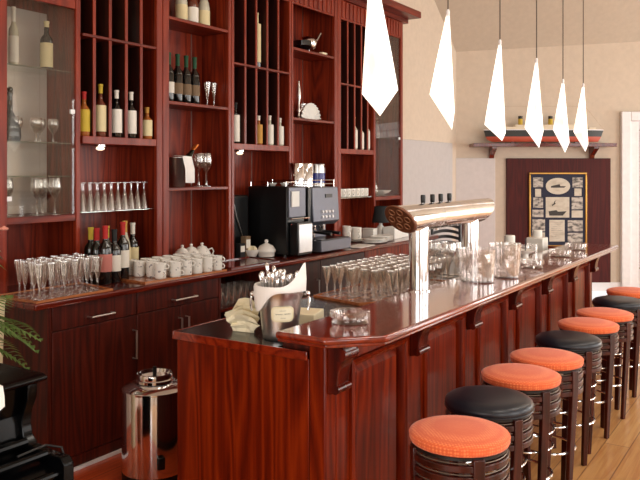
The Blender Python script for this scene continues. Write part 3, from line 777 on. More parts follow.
# objects in the far display cabinet
t = thing('carafe', (-3.55, 6.47, 1.29), 'slim clear carafe inside the far glazed cabinet', 'carafe')
M().lathe([(.03, 0), (.04, .03), (.035, .09), (.014, .16), (.012, .30), (.016, .33), (.013, .33), (.01, .17), (.028, .09), (.03, .03)], n=16).build('glass_body', GLASS, t, local=True, smooth=60)
t = thing('serving_dish', (-3.55, 6.58, 1.29), 'low white dish beside the carafe inside the far glazed cabinet', 'dish')
M().lathe([(.04, 0), (.10, .03), (.12, .05), (.115, .05), (.09, .03), (.01, .01)], n=20).build('bowl', WHITE, t, local=True, smooth=60)
t = thing('ornamental_bottle', (-3.55, 6.52, 1.86), 'small brown flask on the middle shelf of the far glazed cabinet', 'bottle')
M().lathe([(.03, 0), (.034, .01), (.03, .09), (.01, .13), (.01, .17), (.014, .175), (.004, .175)], n=14).build('glass_body', ROSEG, t, local=True, smooth=60)

# champagne bucket with bottle and napkin
t = thing('champagne_bucket', (-3.57, 3.72, 1.418), 'steel champagne bucket draped with a white cloth on the lower open shelf', 'bucket')
M().lathe([(.062, 0), (.066, .004), (.080, .19), (.085, .195), (.085, .20), (.079, .20), (.077, .19), (.062, .01), (.01, .008)], n=24).build('pail', STEEL, t, local=True, smooth=50)
t = thing('champagne_bottle', (-3.55, 3.695, 1.50), 'champagne bottle with orange gold foil leaning out of the steel bucket', 'bottle')
m = M().lathe([(.03, 0), (.036, .01), (.036, .14), (.03, .18), (.017, .23), (.015, .27)], n=16)
m.v = [(x+.0, y+z*.72, z*.70) for x, y, z in m.v]; m.build('glass_body', GREENG, t, local=True, smooth=60)
m = M().lathe([(.0165, .215), (.016, .26), (.019, .262), (.019, .30), (.006, .306)], n=16)
m.v = [(x, y+z*.72, z*.70) for x, y, z in m.v]; m.build('foil', plain('orange_foil', (196, 110, 50), .3, .7), t, local=True)
m = M()
pts = [(.02, -.02, .212), (.085, 0, .206), (.094, .02, .12), (.085, .03, .03)]
rg = []
for (x, y, z) in pts: rg.append([(x, y-.045, z), (x+.004, y-.02, z+.003), (x, y+.045, z), (x-.004, y+.02, z-.003)])
m.loft(rg); nb = m.build('napkin', NAPK, None, local=True, smooth=60); nb.location = (-3.57, 3.745, 1.418)
tag(nb, 'white cloth napkin hung over the rim of the champagne bucket', 'napkin')

# silver bowl (fish shaped) and paper fan, small items on the open shelving above the espresso machine
t = thing('silver_sauceboat', (-3.58, 5.33, 2.53), 'round silver lidded pot with upturned handle on the top shelf above the espresso machine', 'pot')
M().lathe([(.03, 0), (.045, .004), (.03, .02), (.075, .05), (.09, .09), (.08, .125), (.04, .145), (.008, .155)], n=24).build('body', CHROME, t, local=True, smooth=60)
M().tube([(.02, .07, .10), (.03, .11, .13), (.035, .15, .185), (.035, .16, .195)], [.014, .012, .011, .013], 8).build('handle', CHROME, t, local=True)
M().lathe([(.05, .02), (.085, .06), (.088, .1), (.05, .09)], (-.01, -.05, 0), 16).build('dark_shell', DARKG, t, local=True)
t = thing('napkin_ring_box', (-3.53, 5.50, 2.53), 'small pale flat packet lying at the right of the top shelf', 'packet')
M().rbox((0, 0), .05, .11, 0, .018, .2).box(-.02, .02, -.03, .05, .018, .03).build('wrapping', CREAM, t, local=True, bevel=.003)
t = thing('paper_fan', (-3.58, 5.40, 1.962), 'pale folded paper fan on the shelf above the espresso machine', 'fan')
m = M(); rr = .15
ring0 = []; 
for k in range(25):
    a = pi*k/24*0.92+.12; ring0.append((.006*(-1)**k, -rr*cos(a), rr*sin(a)+.004))
m.v = [(.0, 0, .004), (-.006, 0, .004)] + ring0 + [(x-.006, y, z) for x, y, z in ring0]
for k in range(24): m.f += [(0, 2+k, 3+k), (1, 28+k, 27+k), (2+k, 27+k, 28+k, 3+k)]
m.build('fan_leaf', PAPER, t, local=True, smooth=5)
M().lathe([(.012, 0), (.012, .012), (.003, .014)], n=10).build('pivot', GOLD, t, local=True)
t = thing('candlestick', (-3.60, 5.235, 1.962), 'slender silver candlestick left of the paper fan', 'candlestick')
M().lathe([(.035, 0), (.035, .006), (.01, .02), (.008, .06), (.02, .08), (.009, .1), (.011, .16), (.02, .19), (.018, .25), (.006, .33), (.002, .33)], n=14).build('stem', NICKEL, t, local=True, smooth=60)
for k in range(2): glass('tumbler', (-3.63, 5.33+.1*k, 1.962), 'clear tumbler behind the paper fan, %s of two' % ['left', 'right'][k], 'tumblers behind the fan', s=1.2)

# ------------------------------------------------------------------ porcelain
def cup_profile(r, h): return [(r*.8, 0), (r*.92, .003), (r*.98, h*.2), (r, h), (r*.93, h), (r*.9, h*.25), (r*.8, .006), (r*.05, .005)]
def cup(loc, label, group, r=.037, h=.056, rz=0, mat=SPRIG):
    key = ('cup', r, h, mat.name)
    if key in GP: ob = dup(GP[key], loc, rz, label); ob['group'] = group; return ob
    t = thing('coffee_cup', loc, label, 'cup', group, rz); GP[key] = t
    M().lathe(cup_profile(r, h), n=20).build('bowl', mat, t, local=True, smooth=60)
    M().tube([(r*.93, 0, h*.80), (r*1.3, 0, h*.82), (r*1.55, 0, h*.62), (r*1.42, 0, h*.36), (r*.88, 0, h*.26)], .0042, 8).build('handle', mat, t, local=True)
    return t
tray('cup_tray', [(-3.52, 3.06), (-3.13, 3.02), (-3.10, 3.70), (-3.52, 3.76)], CZT, W_TRAY, 'wooden tray loaded with stacked white coffee cups on the back worktop')
k = 0
for r_ in range(4):
    for c_ in range(6):
        x = -3.15-.088*r_-(.03 if c_ == 0 else 0); y = 3.19+.094*c_+.02*(r_ % 2)
        for lv in range(2):
            cup((x, y, CZT+.007+lv*.043), 'white coffee cup on the cup tray, %s row, %s stack from left, %s' % (['front', 'second', 'third', 'back'][r_], ORD[c_], ['lower', 'upper'][lv]), 'coffee cups on the tray', r=.035, h=.05, rz=random.uniform(-.3, 2.2))
def teapot(loc, label, rz, s=1.0):
    t = thing('teapot', loc, label, 'teapot', 'teapots behind the cups', rz)
    M().lathe([(.04*s, 0), (.045*s, .004*s), (.066*s, .04*s), (.068*s, .065*s), (.05*s, .1*s), (.036*s, .108*s)], n=22).build('body', SPRIG, t, local=True, smooth=60)
    ld = M().lathe([(.04*s, .107*s), (.038*s, .114*s), (.014*s, .126*s), (.007*s, .13*s), (.013*s, .138*s), (.011*s, .147*s), (.002*s, .15*s)], n=18).build('lid', SPRIG, t, local=True, smooth=60)
    M().tube([(-.06*s, 0, .045*s), (-.085*s, 0, .06*s), (-.10*s, 0, .095*s), (-.112*s, 0, .105*s)], [.014*s, .011*s, .008*s, .007*s], 8).build('spout', SPRIG, t, local=True)
    M().tube([(.055*s, 0, .09*s), (.09*s, 0, .1*s), (.105*s, 0, .075*s), (.09*s, 0, .04*s), (.062*s, 0, .03*s)], .006*s, 8).build('handle', SPRIG, t, local=True)
    return t
tp = teapot((-3.58, 3.80, CZT), 'white sprigged teapot behind the cups, leftmost of three', 2.6, .9)
dup(tp, (-3.59, 3.90, CZT), 2.5, 'white sprigged teapot behind the cups, middle of three')
dup(tp, (-3.58, 4.00, CZT), 1.25, 'white sprigged teapot behind the cups, rightmost of three with its handle showing')
tray('dark_tray', [(-3.44, 3.80), (-3.13, 3.78), (-3.12, 4.30), (-3.44, 4.36)], CZT, W_CTR, 'empty dark red wooden tray between the cups and the coffee machine')
# sugar bowls near the coffee machine
t = thing('sugar_bowl', (-3.44, 4.385, CZT), 'cream bowl heaped with sugar packets before the black coffee machine', 'bowl')
M().lathe([(.03, 0), (.034, .004), (.058, .05), (.06, .06), (.055, .06), (.03, .01)], n=20).build('bowl', WHITE, t, local=True, smooth=60)
m = M()
for q in range(14):
    a = random.uniform(0, 6.28); rr = random.uniform(0, .035)
    m.rbox((rr*cos(a), rr*sin(a)), .035, .012, .05+random.uniform(0, .02), .066+random.uniform(0, .02), a)
o = m.build('sugar_packets', CREAM, t, local=True); o['kind'] = 'stuff'
t = thing('covered_dish', (-3.37, 4.475, CZT), 'white lidded porcelain dish before the black coffee machine', 'dish')
M().lathe([(.045, 0), (.06, .006), (.064, .035), (.07, .04), (.07, .046), (.02, .046)], n=22).build('dish', WHITE, t, local=True, smooth=50)
M().lathe([(.072, .046), (.07, .055), (.05, .085), (.02, .10), (.010, .105), (.016, .118), (.010, .13), (.002, .132)], n=22).build('lid', WHITE, t, local=True, smooth=60)
for k, (x, y, h, c, lab) in enumerate(((-3.56, 4.27, .14, 'white', 'white packet standing left of the coffee machine'), (-3.47, 4.29, .11, 'black', 'dark carton with a white label left of the coffee machine'), (-3.47, 4.355, .16, 'brown', 'brown carton with a white label just left of the sugar bowl'))):
    t = thing('carton', (x, y, CZT), lab, 'carton')
    M().box(-.025, .025, -.028, .028, 0, h).build('box_body', LBL[c], t, local=True, bevel=.003)
    M().box(.0251, .0258, -.024, .024, h*.45, h*.85).build('label', LBL['white'], t, local=True)
t = thing('card_holder', (-3.63, 4.26, CZT), 'small white notice card on a stand left of the coffee machine', 'card holder')
M().lathe([(.03, 0), (.03, .008), (.004, .01), (.004, .2), (.002, .2)], n=12).build('stand', BLACK, t, local=True)
M().box(-.003, .003, -.04, .04, .19, .26).build('card', PAPER, t, local=True)
t = thing('blender_jug', (-3.62, 4.33, CZT), 'tall black drinks machine partly hidden behind the coffee machine', 'drinks machine')
M().box(-.09, .09, -.09, .14, 0, .46).build('housing', BLACK, t, local=True, bevel=.015)
M().tube([(.092, -.05, .42), (.10, -.02, .30), (.10, .05, .16)], .004, 6).build('cable', NICKEL, t, local=True)

# ------------------------------------------------------------------ coffee machine (black box) and espresso machine
t = thing('coffee_machine', (-3.41, 4.66, CZT), 'large black box coffee machine with steel front and side milk container', 'coffee machine')
z0 = CZT
box(-3.60, -3.23, 4.545, 4.775, z0+.012, 1.412).build('housing', BLACK, t, bevel=.008)
m = M()
for x in (-3.57, -3.27):
    for y in (4.57, 4.75): m.lathe([(.015, z0), (.015, z0+.012)], (x, y, 0), 10)
m.build('feet', BLACK, t)
box(-3.23, -3.215, 4.55, 4.77, 1.18, 1.405).build('front_panel', ESP, t, bevel=.004)
box(-3.214, -3.205, 4.575, 4.67, 1.26, 1.375).build('display_card', PAPER, t)
M().tube([(-3.20, 4.56, 1.17), (-3.20, 4.80, 1.17)], .006, 8).tube([(-3.20, 4.56, 1.13), (-3.20, 4.80, 1.13)], .006, 8).build('front_rails', CHROME, t)
mk = box(-3.229, -3.155, 4.575, 4.765, z0+.01, 1.145).build('milk_container', BLACK, t, bevel=.006)
box(-3.1555, -3.147, 4.585, 4.76, z0+.03, 1.13).build('steel_front', plain('bright_steel', (225, 228, 232), .35, .6), mk, bevel=.003)
m = M()
m.tube([(-3.58, 4.56, 1.445), (-3.25, 4.56, 1.445), (-3.25, 4.77, 1.445), (-3.58, 4.77, 1.445)], .0028, 6)
for x in (-3.58, -3.42, -3.25):
    m.tube([(x, 4.56, 1.412), (x, 4.56, 1.445)], .0028, 6); m.tube([(x, 4.77, 1.412), (x, 4.77, 1.445)], .0028, 6)
m.build('gallery_rail', CHROME, t)
for k in range(2):
    t2 = thing('small_dish', (-3.42+.1*k, 4.62+.02*k, 1.412), 'small white dish on top of the black coffee machine, %s' % ['back', 'front'][k], 'dish', 'dishes on the coffee machine')
    M().lathe([(.02, 0), (.035, .025), (.032, .025), (.01, .006)], n=16).build('dish', WHITE, t2, local=True, smooth=60)
t = thing('espresso_machine', (-3.4, 5.02, CZT), 'grey steel espresso machine with twin group head and drip tray', 'espresso machine')
box(-3.60, -3.33, 4.83, 5.24, z0+.012, 1.10).build('lower_housing', ESP, t, bevel=.008)
box(-3.60, -3.22, 4.81, 4.86, 1.10, 1.40).build('side_cheek', BLACK, t, bevel=.004)
m = M().prism([(-3.60, 1.10), (-3.24, 1.10), (-3.20, 1.13), (-3.215, 1.40), (-3.60, 1.40)], 'y', 4.86, 5.24); hd = m.build('upper_housing', ESP, t, bevel=.006)
box(-3.217, -3.205, 5.04, 5.14, 1.315, 1.345).build('display', BLACK, hd)
m = M()
for a in range(4):
    for b in range(2): m.lathe([(.011, 0), (.011, .008), (.003, .01)], (0, 0, 0), 10)
m = M()
for a in range(4):
    for b in range(2):
        q = M().lathe([(.012, 0), (.012, .012), (.003, .014)], n=10)
        bb = len(m.v); m.v += [(-3.205+z, 4.99+.048*a+x, 1.165+.04*b+y) for x, y, z in q.v]; m.f += [tuple(bb+i for i in f) for f in q.f]
m.build('buttons', WTRIM, hd)
for y in (4.95, 5.08):
    g = M().lathe([(.036, 1.10), (.036, 1.065), (.03, 1.055), (.03, 1.03), (.01, 1.028)], (-3.28, y, 0), 16).build('group_head', CHROME, t)
    M().tube([(-3.26, y, 1.045), (-3.17, y+.005, 1.04), (-3.10, y+.008, 1.035)], [.011, .012, .014], 8).build('portafilter_handle', BLACK, g)
M().tube([(-3.26, 4.87, 1.10), (-3.2, 4.865, 1.02), (-3.19, 4.87, .96)], .005, 6).build('steam_wand', CHROME, t)
dt = box(-3.33, -3.13, 4.86, 5.31, z0+.012, z0+.10).build('drip_tray', ESP, t, bevel=.006)
box(-3.325, -3.14, 4.88, 5.29, z0+.10, z0+.106).build('drip_grille', BLACK, dt)
m = M().tube([(-3.59, 4.85, 1.455), (-3.24, 4.85, 1.455), (-3.24, 5.22, 1.455), (-3.59, 5.22, 1.455)], .0028, 6).tube([(-3.59, 4.85, 1.425), (-3.24, 4.85, 1.425), (-3.24, 5.22, 1.425), (-3.59, 5.22, 1.425)], .0028, 6)
for x, y in ((-3.59, 4.85), (-3.24, 4.85), (-3.24, 5.03), (-3.24, 5.22), (-3.59, 5.22)): m.tube([(x, y, 1.40), (x, y, 1.46)], .0035, 6)
m.build('cup_rail', CHROME, t)
for k, y in enumerate((4.91, 5.04)):
    c = thing('canister', (-3.40, y+.01, 1.40), 'tall polished steel canister on the espresso machine, %s of two' % ['left', 'right'][k], 'canister', 'canisters on the espresso machine')
    M().lathe([(.056, 0), (.059, .003), (.059, .185), (.055, .19), (.01, .192)], n=22).build('body', CHROME, c, local=True, smooth=40)
c = thing('milk_jug', (-3.36, 5.17, 1.40), 'blue and steel jug with white handle on the espresso machine', 'jug')
M().lathe([(.05, 0), (.056, .004), (.054, .10), (.05, .17), (.053, .185), (.049, .185), (.045, .16), (.05, .02), (.005, .01)], n=22).build('body', STEEL, c, local=True, smooth=40)
M().lathe([(.0562, .03), (.0562, .11), (.0545, .112)], n=22, cap0=False, cap1=False).build('blue_band', plain('cobalt_glaze', (40, 44, 120), .2), c, local=True)
M().tube([(.0, .05, .16), (.0, .085, .155), (0, .088, .08), (0, .055, .06)], .009, 8).build('handle', WTRIM, c, local=True)

# cups on the glass shelf of the far rack
for k in range(7):
    cup((-3.52, 5.735+.082*k, 1.291), 'white cup on the glass shelf under the far wine rack, %s from the left' % ORD[k], 'cups on the far glass shelf', r=.036, h=.075, rz=-.5, mat=WHITE)
# cups, lamp and plates at the right of the back worktop
for lv in range(3):
    cup((-3.43, 5.74, CZT+.047*lv), 'white cup in the tall stack beside the espresso machine, %s' % ['lowest', 'middle', 'topmost'][lv], 'tall cup stack', rz=-.8+lv*.3, mat=WHITE, r=.04, h=.058)
for lv in range(2):
    s_ = thing('saucer', (-3.42, 5.89, CZT+.014*lv), 'white saucer under the wide cups, %s' % ['lower', 'upper'][lv], 'saucer', 'saucers under the wide cups')
    M().lathe([(.035, 0), (.05, .004), (.075, .013), (.074, .016), (.045, .007), (.005, .006)], n=24).build('plate', WHITE, s_, local=True, smooth=60)
for lv in range(2): cup((-3.42, 5.89, CZT+.026+.045*lv), 'wide white cup on the saucers beside the tall cup stack, %s' % ['lower', 'upper'][lv], 'wide cups', r=.052, h=.06, rz=-.6, mat=WHITE)
t = thing('table_lamp', (-3.42, 6.36, CZT), 'small table lamp with black shade and white base on the back worktop', 'lamp')
M().lathe([(.045, 0), (.05, .006), (.05, .02), (.038, .06), (.04, .10), (.018, .125), (.014, .17), (.003, .17)], n=20).build('base', WHITE, t, local=True, smooth=60)
M().lathe([(.088, .15), (.07, .305), (.066, .305), (.084, .15)], n=28, cap0=False, cap1=False).build('lamp_shade', plain('black_shade', (18, 20, 22), .8), t, local=True)
for k, (x, y, n_) in enumerate(((-3.22, 5.90, 3), (-3.27, 6.10, 4))):
    for lv in range(n_):
        p = thing('plate', (x, y, CZT+.011*lv), 'white oval platter on the back worktop, %s pile, %s from the bottom' % (['near', 'far'][k], ORD[lv]), 'plate', 'platters on the back worktop')
        m = M().lathe([(.06, 0), (.08, .003), (.13, .012), (.129, .016), (.08, .007), (.005, .005)], n=28); m.v = [(a*.7, b*1.15, c) for a, b, c in m.v]
        m.build('dish', WHITE, p, local=True, smooth=60)
for k, (x, y, w, h) in enumerate(((-3.30, 6.38, .16, .10), (-3.33, 6.58, .16, .07), (-3.45, 6.20, .08, .09))):
    t = thing('white_box', (x, y, CZT), ['white box beside the table lamp, right of the lamp foot', 'low white box behind the tap, farthest on the back worktop', 'small white box left of the table lamp foot'][k], 'box', 'white boxes by the lamp')
    M().box(-.06, .06, -w/2, w/2, 0, h).build('carton', PAPER, t, local=True, bevel=.003)
    M().box(-.062, .062, -w/2-.002, w/2+.002, h, h+.012).build('lid', PAPER, t, local=True, bevel=.003)
t = thing('menu_sheet', (-3.19, 5.56, CZT), 'white paper sheets lying at the worktop edge beside the drip tray', 'paper')
M().rbox((0, 0), .15, .30, 0, .004, .1).rbox((.02, -.12), .09, .13, .004, .006, .35).build('sheets', PAPER, t, local=True)

# ------------------------------------------------------------------ things on the bar
# cutlery bucket
B0 = (-1.685, 2.325)
t = thing('cutlery_bucket', (B0[0], B0[1], CZT), 'polished steel ice bucket with ring handles and a cream plaque', 'bucket')
M().lathe([(.062, 0), (.066, .004), (.068, .02), (.083, .15), (.092, .185), (.096, .19), (.096, .196), (.090, .196), (.086, .18), (.064, .02), (.01, .015)], n=40).build('pail', PAIL, t, local=True, smooth=50)
va = math.atan2(-B0[1], -B0[0])             # towards the camera
for sgn in (1, -1):
    a = va+sgn*pi/2; cx_, cy_ = cos(a), sin(a)
    hd = M().tube([(cx_*.088, cy_*.088, .165), (cx_*.106, cy_*.106, .165), (cx_*.112, cy_*.112, .15), (cx_*.110, cy_*.110, .115), (cx_*.107, cy_*.107, .105)], .005, 8).build('ring_handle', CHROME, t, local=True)
    M().sphere((cx_*.105, cy_*.105, .168), .011, 10, 8).build('knob', CHROME, hd, local=True)
pa = va+.12
rings = []
for a_, zz in ((0, 0),): pass
m = M(); NN = 8; outer = []
def plaq(u, w):                               # u across, w up, wrapped round the pail
    r0 = .070+.085*(w-.02)+.006; an = pa+u/r0; return (r0*cos(an), r0*sin(an), w)
def plate_mesh(x0, x1, w0, w1, cut, lift):
    pts = [(x0+cut, w0), (x1-cut, w0), (x1, w0+cut), (x1, w1-cut), (x1-cut, w1), (x0+cut, w1), (x0, w1-cut), (x0, w0+cut)]
    mm = M(); N_ = 12
    us = [x0+(x1-x0)*i/N_ for i in range(N_+1)]
    lo = []; hi = []
    for u in us:
        e = max(0, cut-(u-x0), cut-(x1-u)); lo.append((u, w0+e)); hi.append((u, w1-e))
    def P3(u, w, l):
        r0 = .070+.085*(w-.02)+.004+l; an = pa+u/.08; return (r0*cos(an), r0*sin(an), w)
    for L in (0, .002):
        for (u, w), (u2, w2) in zip(lo, hi): mm.v += [P3(u, w, L+lift), P3(u2, w2, L+lift)]
    K = 2*(N_+1)
    for i in range(N_):
        a_, b_, c_, d_ = 2*i, 2*i+1, 2*i+3, 2*i+2
        mm.f += [(a_, b_, c_, d_), (K+a_, K+d_, K+c_, K+b_), (a_, d_, K+d_, K+a_), (b_, K+b_, K+c_, c_)]
    mm.f += [(0, K, K+1, 1), (K-2, K-1, 2*K-1, 2*K-2)]
    return mm
pq = plate_mesh(-.042, .042, .075, .132, .010, 0).build('plaque', plain('cream_enamel', (226, 214, 178), .4), t, local=True)
plate_mesh(-.034, .034, .081, .126, .007, .001).build('plaque_field', plain('pale_enamel', (232, 224, 196), .5), pq, local=True)
# faint script lines on the plaque
def squiggle(u0, u1, w, amp, n, ph):
    pts = []
    for i in range(n):
        u = u0+(u1-u0)*i/(n-1); ww = w+amp*sin(i*1.9+ph)*(.6+.4*sin(i*.7))
        r0 = .070+.085*(ww-.02)+.0078; an = pa+u/.08; pts.append((r0*cos(an), r0*sin(an), ww))
    return pts
m = M().tube(squiggle(-.026, .000, .104, .0026, 16, 0), .0006, 5).tube(squiggle(.005, .027, .105, .0028, 14, 1), .0006, 5).tube(squiggle(-.011, .010, .117, .0012, 12, 2), .0005, 5).tube(squiggle(-.008, .010, .090, .0011, 12, 3), .0005, 5)
m.build('script_writing', INK, pq, local=True)
# napkin lining folded over the rim
NV = 40
def rimpt(a, r, z): return (r*cos(a), r*sin(a), z)
m = M(); rg = []
for i in range(NV):
    a = 2*pi*i/NV
    d = a-va
    d = (d+pi) % (2*pi)-pi
    drop = .010+.075*max(0, cos(d+1.05))**7+.03*max(0, cos(d-2.6))**2
    rise = .085*max(0, cos(d-1.25))**4
    rg.append([rimpt(a, .080, .16), rimpt(a, .088, .203+rise*.8), rimpt(a, .098, .206+rise), rimpt(a, .101, .196+rise*.4), rimpt(a, .099, .196-drop), rimpt(a, .097, .194-drop), rimpt(a, .0975, .190), rimpt(a, .0925, .200+rise*.6), rimpt(a, .078, .17)])
# rotate start so loft is closed ring-of-sections
m.loft(rg, closed=True)
nb = m.build('napkin', NAPK, None, local=True, smooth=50); nb.location = (B0[0], B0[1], CZT); tag(nb, 'white linen napkin lining the steel bucket with one corner standing up', 'napkin')
# cutlery
ck = 0
cutn = ['spoon', 'fork', 'knife']
CUT = None
for i in range(26):
    a = 2*pi*i*.381966; rr = .066*math.sqrt((i+.5)/26)
    x, y = rr*cos(a), rr*sin(a)
    tall = i in (17, 22)
    z1 = .245+random.uniform(-.012, .018)+(.03 if tall else 0)
    if CUT is None:
        CUT = M().tube([(0, 0, 0), (0, 0, .12), (0, 0, .17), (0, 0, .195), (0, 0, .203)], [.003, .0035, .006, .009, .004], 8).build('teaspoon', CHROME, None, local=True, smooth=60)
        ob = CUT
    else:
        ob = CUT.copy(); COL.objects.link(ob)
    tx, ty = x*.9, y*.9
    ob.location = (B0[0]+x*.75, B0[1]+y*.75, CZT+z1-.203)
    ob.rotation_euler = (-y*2.4, x*2.4, 0)
    tag(ob, 'silver cutlery handle standing in the napkin lined bucket', 'cutlery', 'cutlery in the steel bucket')
# cream paper napkins behind the bucket
t = thing('paper_napkins', (-1.875, 2.335, CZT), 'crumpled stack of cream paper napkins to the left of the steel bucket', 'napkins')
rnd = random.Random(5)
m = M()
for q in range(5):
    a = va-.5+q*.3; cx0, cy0 = .02-.012*q, -.01+.008*q
    W_, H_ = .060-.003*q, .075+.016*q
    rows_ = []
    for iu in range(6):
        u = iu/5
        rows_.append([])
        for iv in range(5):
            v = (iv/4-.5)*2
            bend = .03*u*u+rnd.uniform(-.012, .012)*(u > 0)
            wx = v*W_*(.7+.5*u)*(1+rnd.uniform(-.12, .12))
            rows_[-1].append((cx0-wx*sin(a)+bend*cos(a), cy0+wx*cos(a)+bend*sin(a), .001+H_*u*(1-.25*abs(v)+rnd.uniform(-.06, .06)*(u > 0))))
    b = len(m.v)
    for off in (0, .003):
        for r0 in rows_:
            for x, y, z in r0: m.v.append((x-off*cos(a), y-off*sin(a), z))
    K = 30
    for iu in range(5):
        for iv in range(4):
            k0 = b+iu*5+iv
            m.f += [(k0, k0+1, k0+6, k0+5), (K+k0, K+k0+5, K+k0+6, K+k0+1)]
    for iv in range(4): m.f += [(b+iv, b+K+iv, b+K+iv+1, b+iv+1), (b+25+iv, b+25+iv+1, b+K+25+iv+1, b+K+25+iv)]
    for iu in range(5): m.f += [(b+iu*5, b+iu*5+5, b+K+iu*5+5, b+K+iu*5), (b+iu*5+4, b+K+iu*5+4, b+K+iu*5+9, b+iu*5+9)]
m.build('napkin_fold', CREAM, t, local=True, smooth=20)
t = thing('paper_napkins', (-1.79, 2.63, CZT), 'neat square pile of cream paper napkins behind the glass ashtray', 'napkins')
M().rbox((0, 0), .15, .15, 0, .045, .3).build('pile', CREAM, t, local=True, bevel=.004)

# ashtrays
def ashtray(loc, label, r=.075, h=.045):
    key = 'ash'
    if key in GP: a = dup(GP[key], loc, 0, label); a.scale = (r/.075, r/.075, h/.045); return a
    t = thing('ashtray', loc, label, 'ashtray', 'glass ashtrays on the bar'); GP[key] = t
    M().lathe([(.066, 0), (.07, .004), (.062, .018), (.075, .024), (.075, .043), (.07, .045), (.060, .040), (.052, .016), (.01, .012)], n=28).build('dish', BOWL, t, local=True, smooth=30)
    m = M()
    for k in range(4):
        a = k*pi/2+.4; m.rbox((.068*cos(a), .068*sin(a)), .014, .012, .040, .0465, a)
    m.build('rest_notch', BOWL, t, local=True, bevel=.002)
    return t
ashtray((-1.42, 2.40, .96), 'clear glass ashtray near the cut corner of the bar top')
ashtray((-1.34, 4.35, .96), 'clear glass ashtray just beyond the clear ice buckets', .07, .05)
ashtray((-1.36, 5.03, .96), 'clear glass ashtray second from the far end of the bar', .075, .05)
ashtray((-1.38, 5.52, .96), 'clear glass ashtray at the far end of the bar', .075, .05)

# beer tower
TX = -1.535
t = thing('beer_tower', (TX, 3.7, .96), 'chrome beer tower, horizontal cylinder on two columns with four taps', 'beer tap')
zc, rr = 1.305, .064
for y in (3.235, 3.88): M().lathe([(.056, .96), (.056, .966), (.047, .970), (.047, zc-.03)], (TX, y, 0), 32).build('column', CHROME, t)
n = 40; rg = []
def ringc(f): return [(TX+rr*cos(2*pi*k/n), f(cos(2*pi*k/n), sin(2*pi*k/n)), zc+rr*sin(2*pi*k/n)) for k in range(n)]
near = lambda c, s_: 3.055-.075*s_
far = lambda c, s_: 4.07+.085*s_
M().loft([ringc(near), ringc(lambda c, s_: 3.32), ringc(lambda c, s_: 3.9), ringc(far)], True, True).build('barrel', CHROME, t, smooth=40)
m = M()
def ringd(dy, q): return [(TX+rr*q*cos(2*pi*k/n), near(cos(2*pi*k/n)*q, sin(2*pi*k/n)*q)+dy, zc+rr*q*sin(2*pi*k/n)) for k in range(n)]
m.loft([ringd(.004, 1.04), ringd(-.016, 1.04), ringd(-.022, .98), ringd(-.018, .8), ringd(-.020, .3)], True, True)
dk = m.build('end_badge', COPPERY, t, smooth=30)
for k in range(7):
    a = k*2*pi/6; q = .60 if k < 6 else 0
    c_, s_ = cos(a)*q, sin(a)*q
    pts = []
    for j in range(10):
        b = j*2*pi/10; e = .2
        cc, ss = c_+e*cos(b), s_+e*sin(b); pts.append((TX+rr*cc, near(cc, ss)-.022, zc+rr*ss))
    M().tube(pts, .0026, 6, closed=True).build('embossed_ring', RELIEF, dk)
for k, y in enumerate((3.325, 3.435, 3.535, 3.645)):
    h = M().lathe([(.009, zc+.03), (.009, zc+.068), (.004, zc+.07)], (TX-.02, y, 0), 12).build('tap_valve', CHROME, t)
    M().lathe([(.009, zc+.064), (.0115, zc+.068), (.0125, zc+.095), (.011, zc+.104), (.003, zc+.105)], (TX-.02, y, 0), 12).build('tap_handle', BLACK, h)
    M().tube([(TX-.055, y, zc-.02), (TX-.085, y, zc-.03), (TX-.09, y, zc-.09)], .009, 8).build('spout', CHROME, t)
for y in (3.40, 3.80):
    M().loft([[(TX+rr*1.006*cos(2*pi*k/n), y+dy, zc+rr*1.006*sin(2*pi*k/n)) for k in range(n)] for dy in (0, .004)], False, False).build('seam_band', STEEL, t)

# clear ice buckets
def bucket_glass(loc, r0, r1, h, label, fill):
    t = thing('clear_ice_bucket', loc, label, 'ice bucket', 'clear buckets on the bar')
    M().lathe([(r0*.9, 0), (r0, .005), (r0+(r1-r0)*.5, h*.5), (r1, h*.97), (r1*1.03, h), (r1*.97, h), (r0*.96+(r1-r0)*.45, h*.5), (r0*.95, .012), (.01, .01)], n=32).build('pail', BOWL, t, local=True, smooth=50)
    return t
bucket_glass((-1.41, 3.66, .96), .088, .095, .17, 'round clear ice bucket beside the second tap column', 0)
bucket_glass((-1.335, 3.87, .96), .072, .085, .18, 'tapered clear ice bucket, farther right of the two on the bar', 0)
for k, (x, y, z, a) in enumerate(((-1.40, 3.63, 1.032, .5), (-1.44, 3.68, 1.05, 1.4), (-1.39, 3.69, 1.07, 2.3), (-1.34, 3.855, 1.032, .9), (-1.325, 3.88, 1.05, 2.0))):
    t = thing('wrapped_sweets', (x, y, z-.06), 'crumpled clear wrapper inside the %s, %s' % ('round clear ice bucket' if k < 3 else 'tapered clear ice bucket', ['lowest', 'middle', 'topmost', 'left', 'right'][k]), 'wrapper', 'wrappers in the clear buckets')
    m = M(); rg = []
    for i in range(6):
        rad = (.012, .03, .038, .034, .028, .014)[i]
        rg.append([(rad*cos(2*pi*j/9)*(1+.3*sin(j*2.1+i+k)), rad*sin(2*pi*j/9)*(1+.3*cos(j*1.7+i)), i*.022) for j in range(9)])
    m.loft(rg).build('film', BOWL, t, local=True, smooth=10)
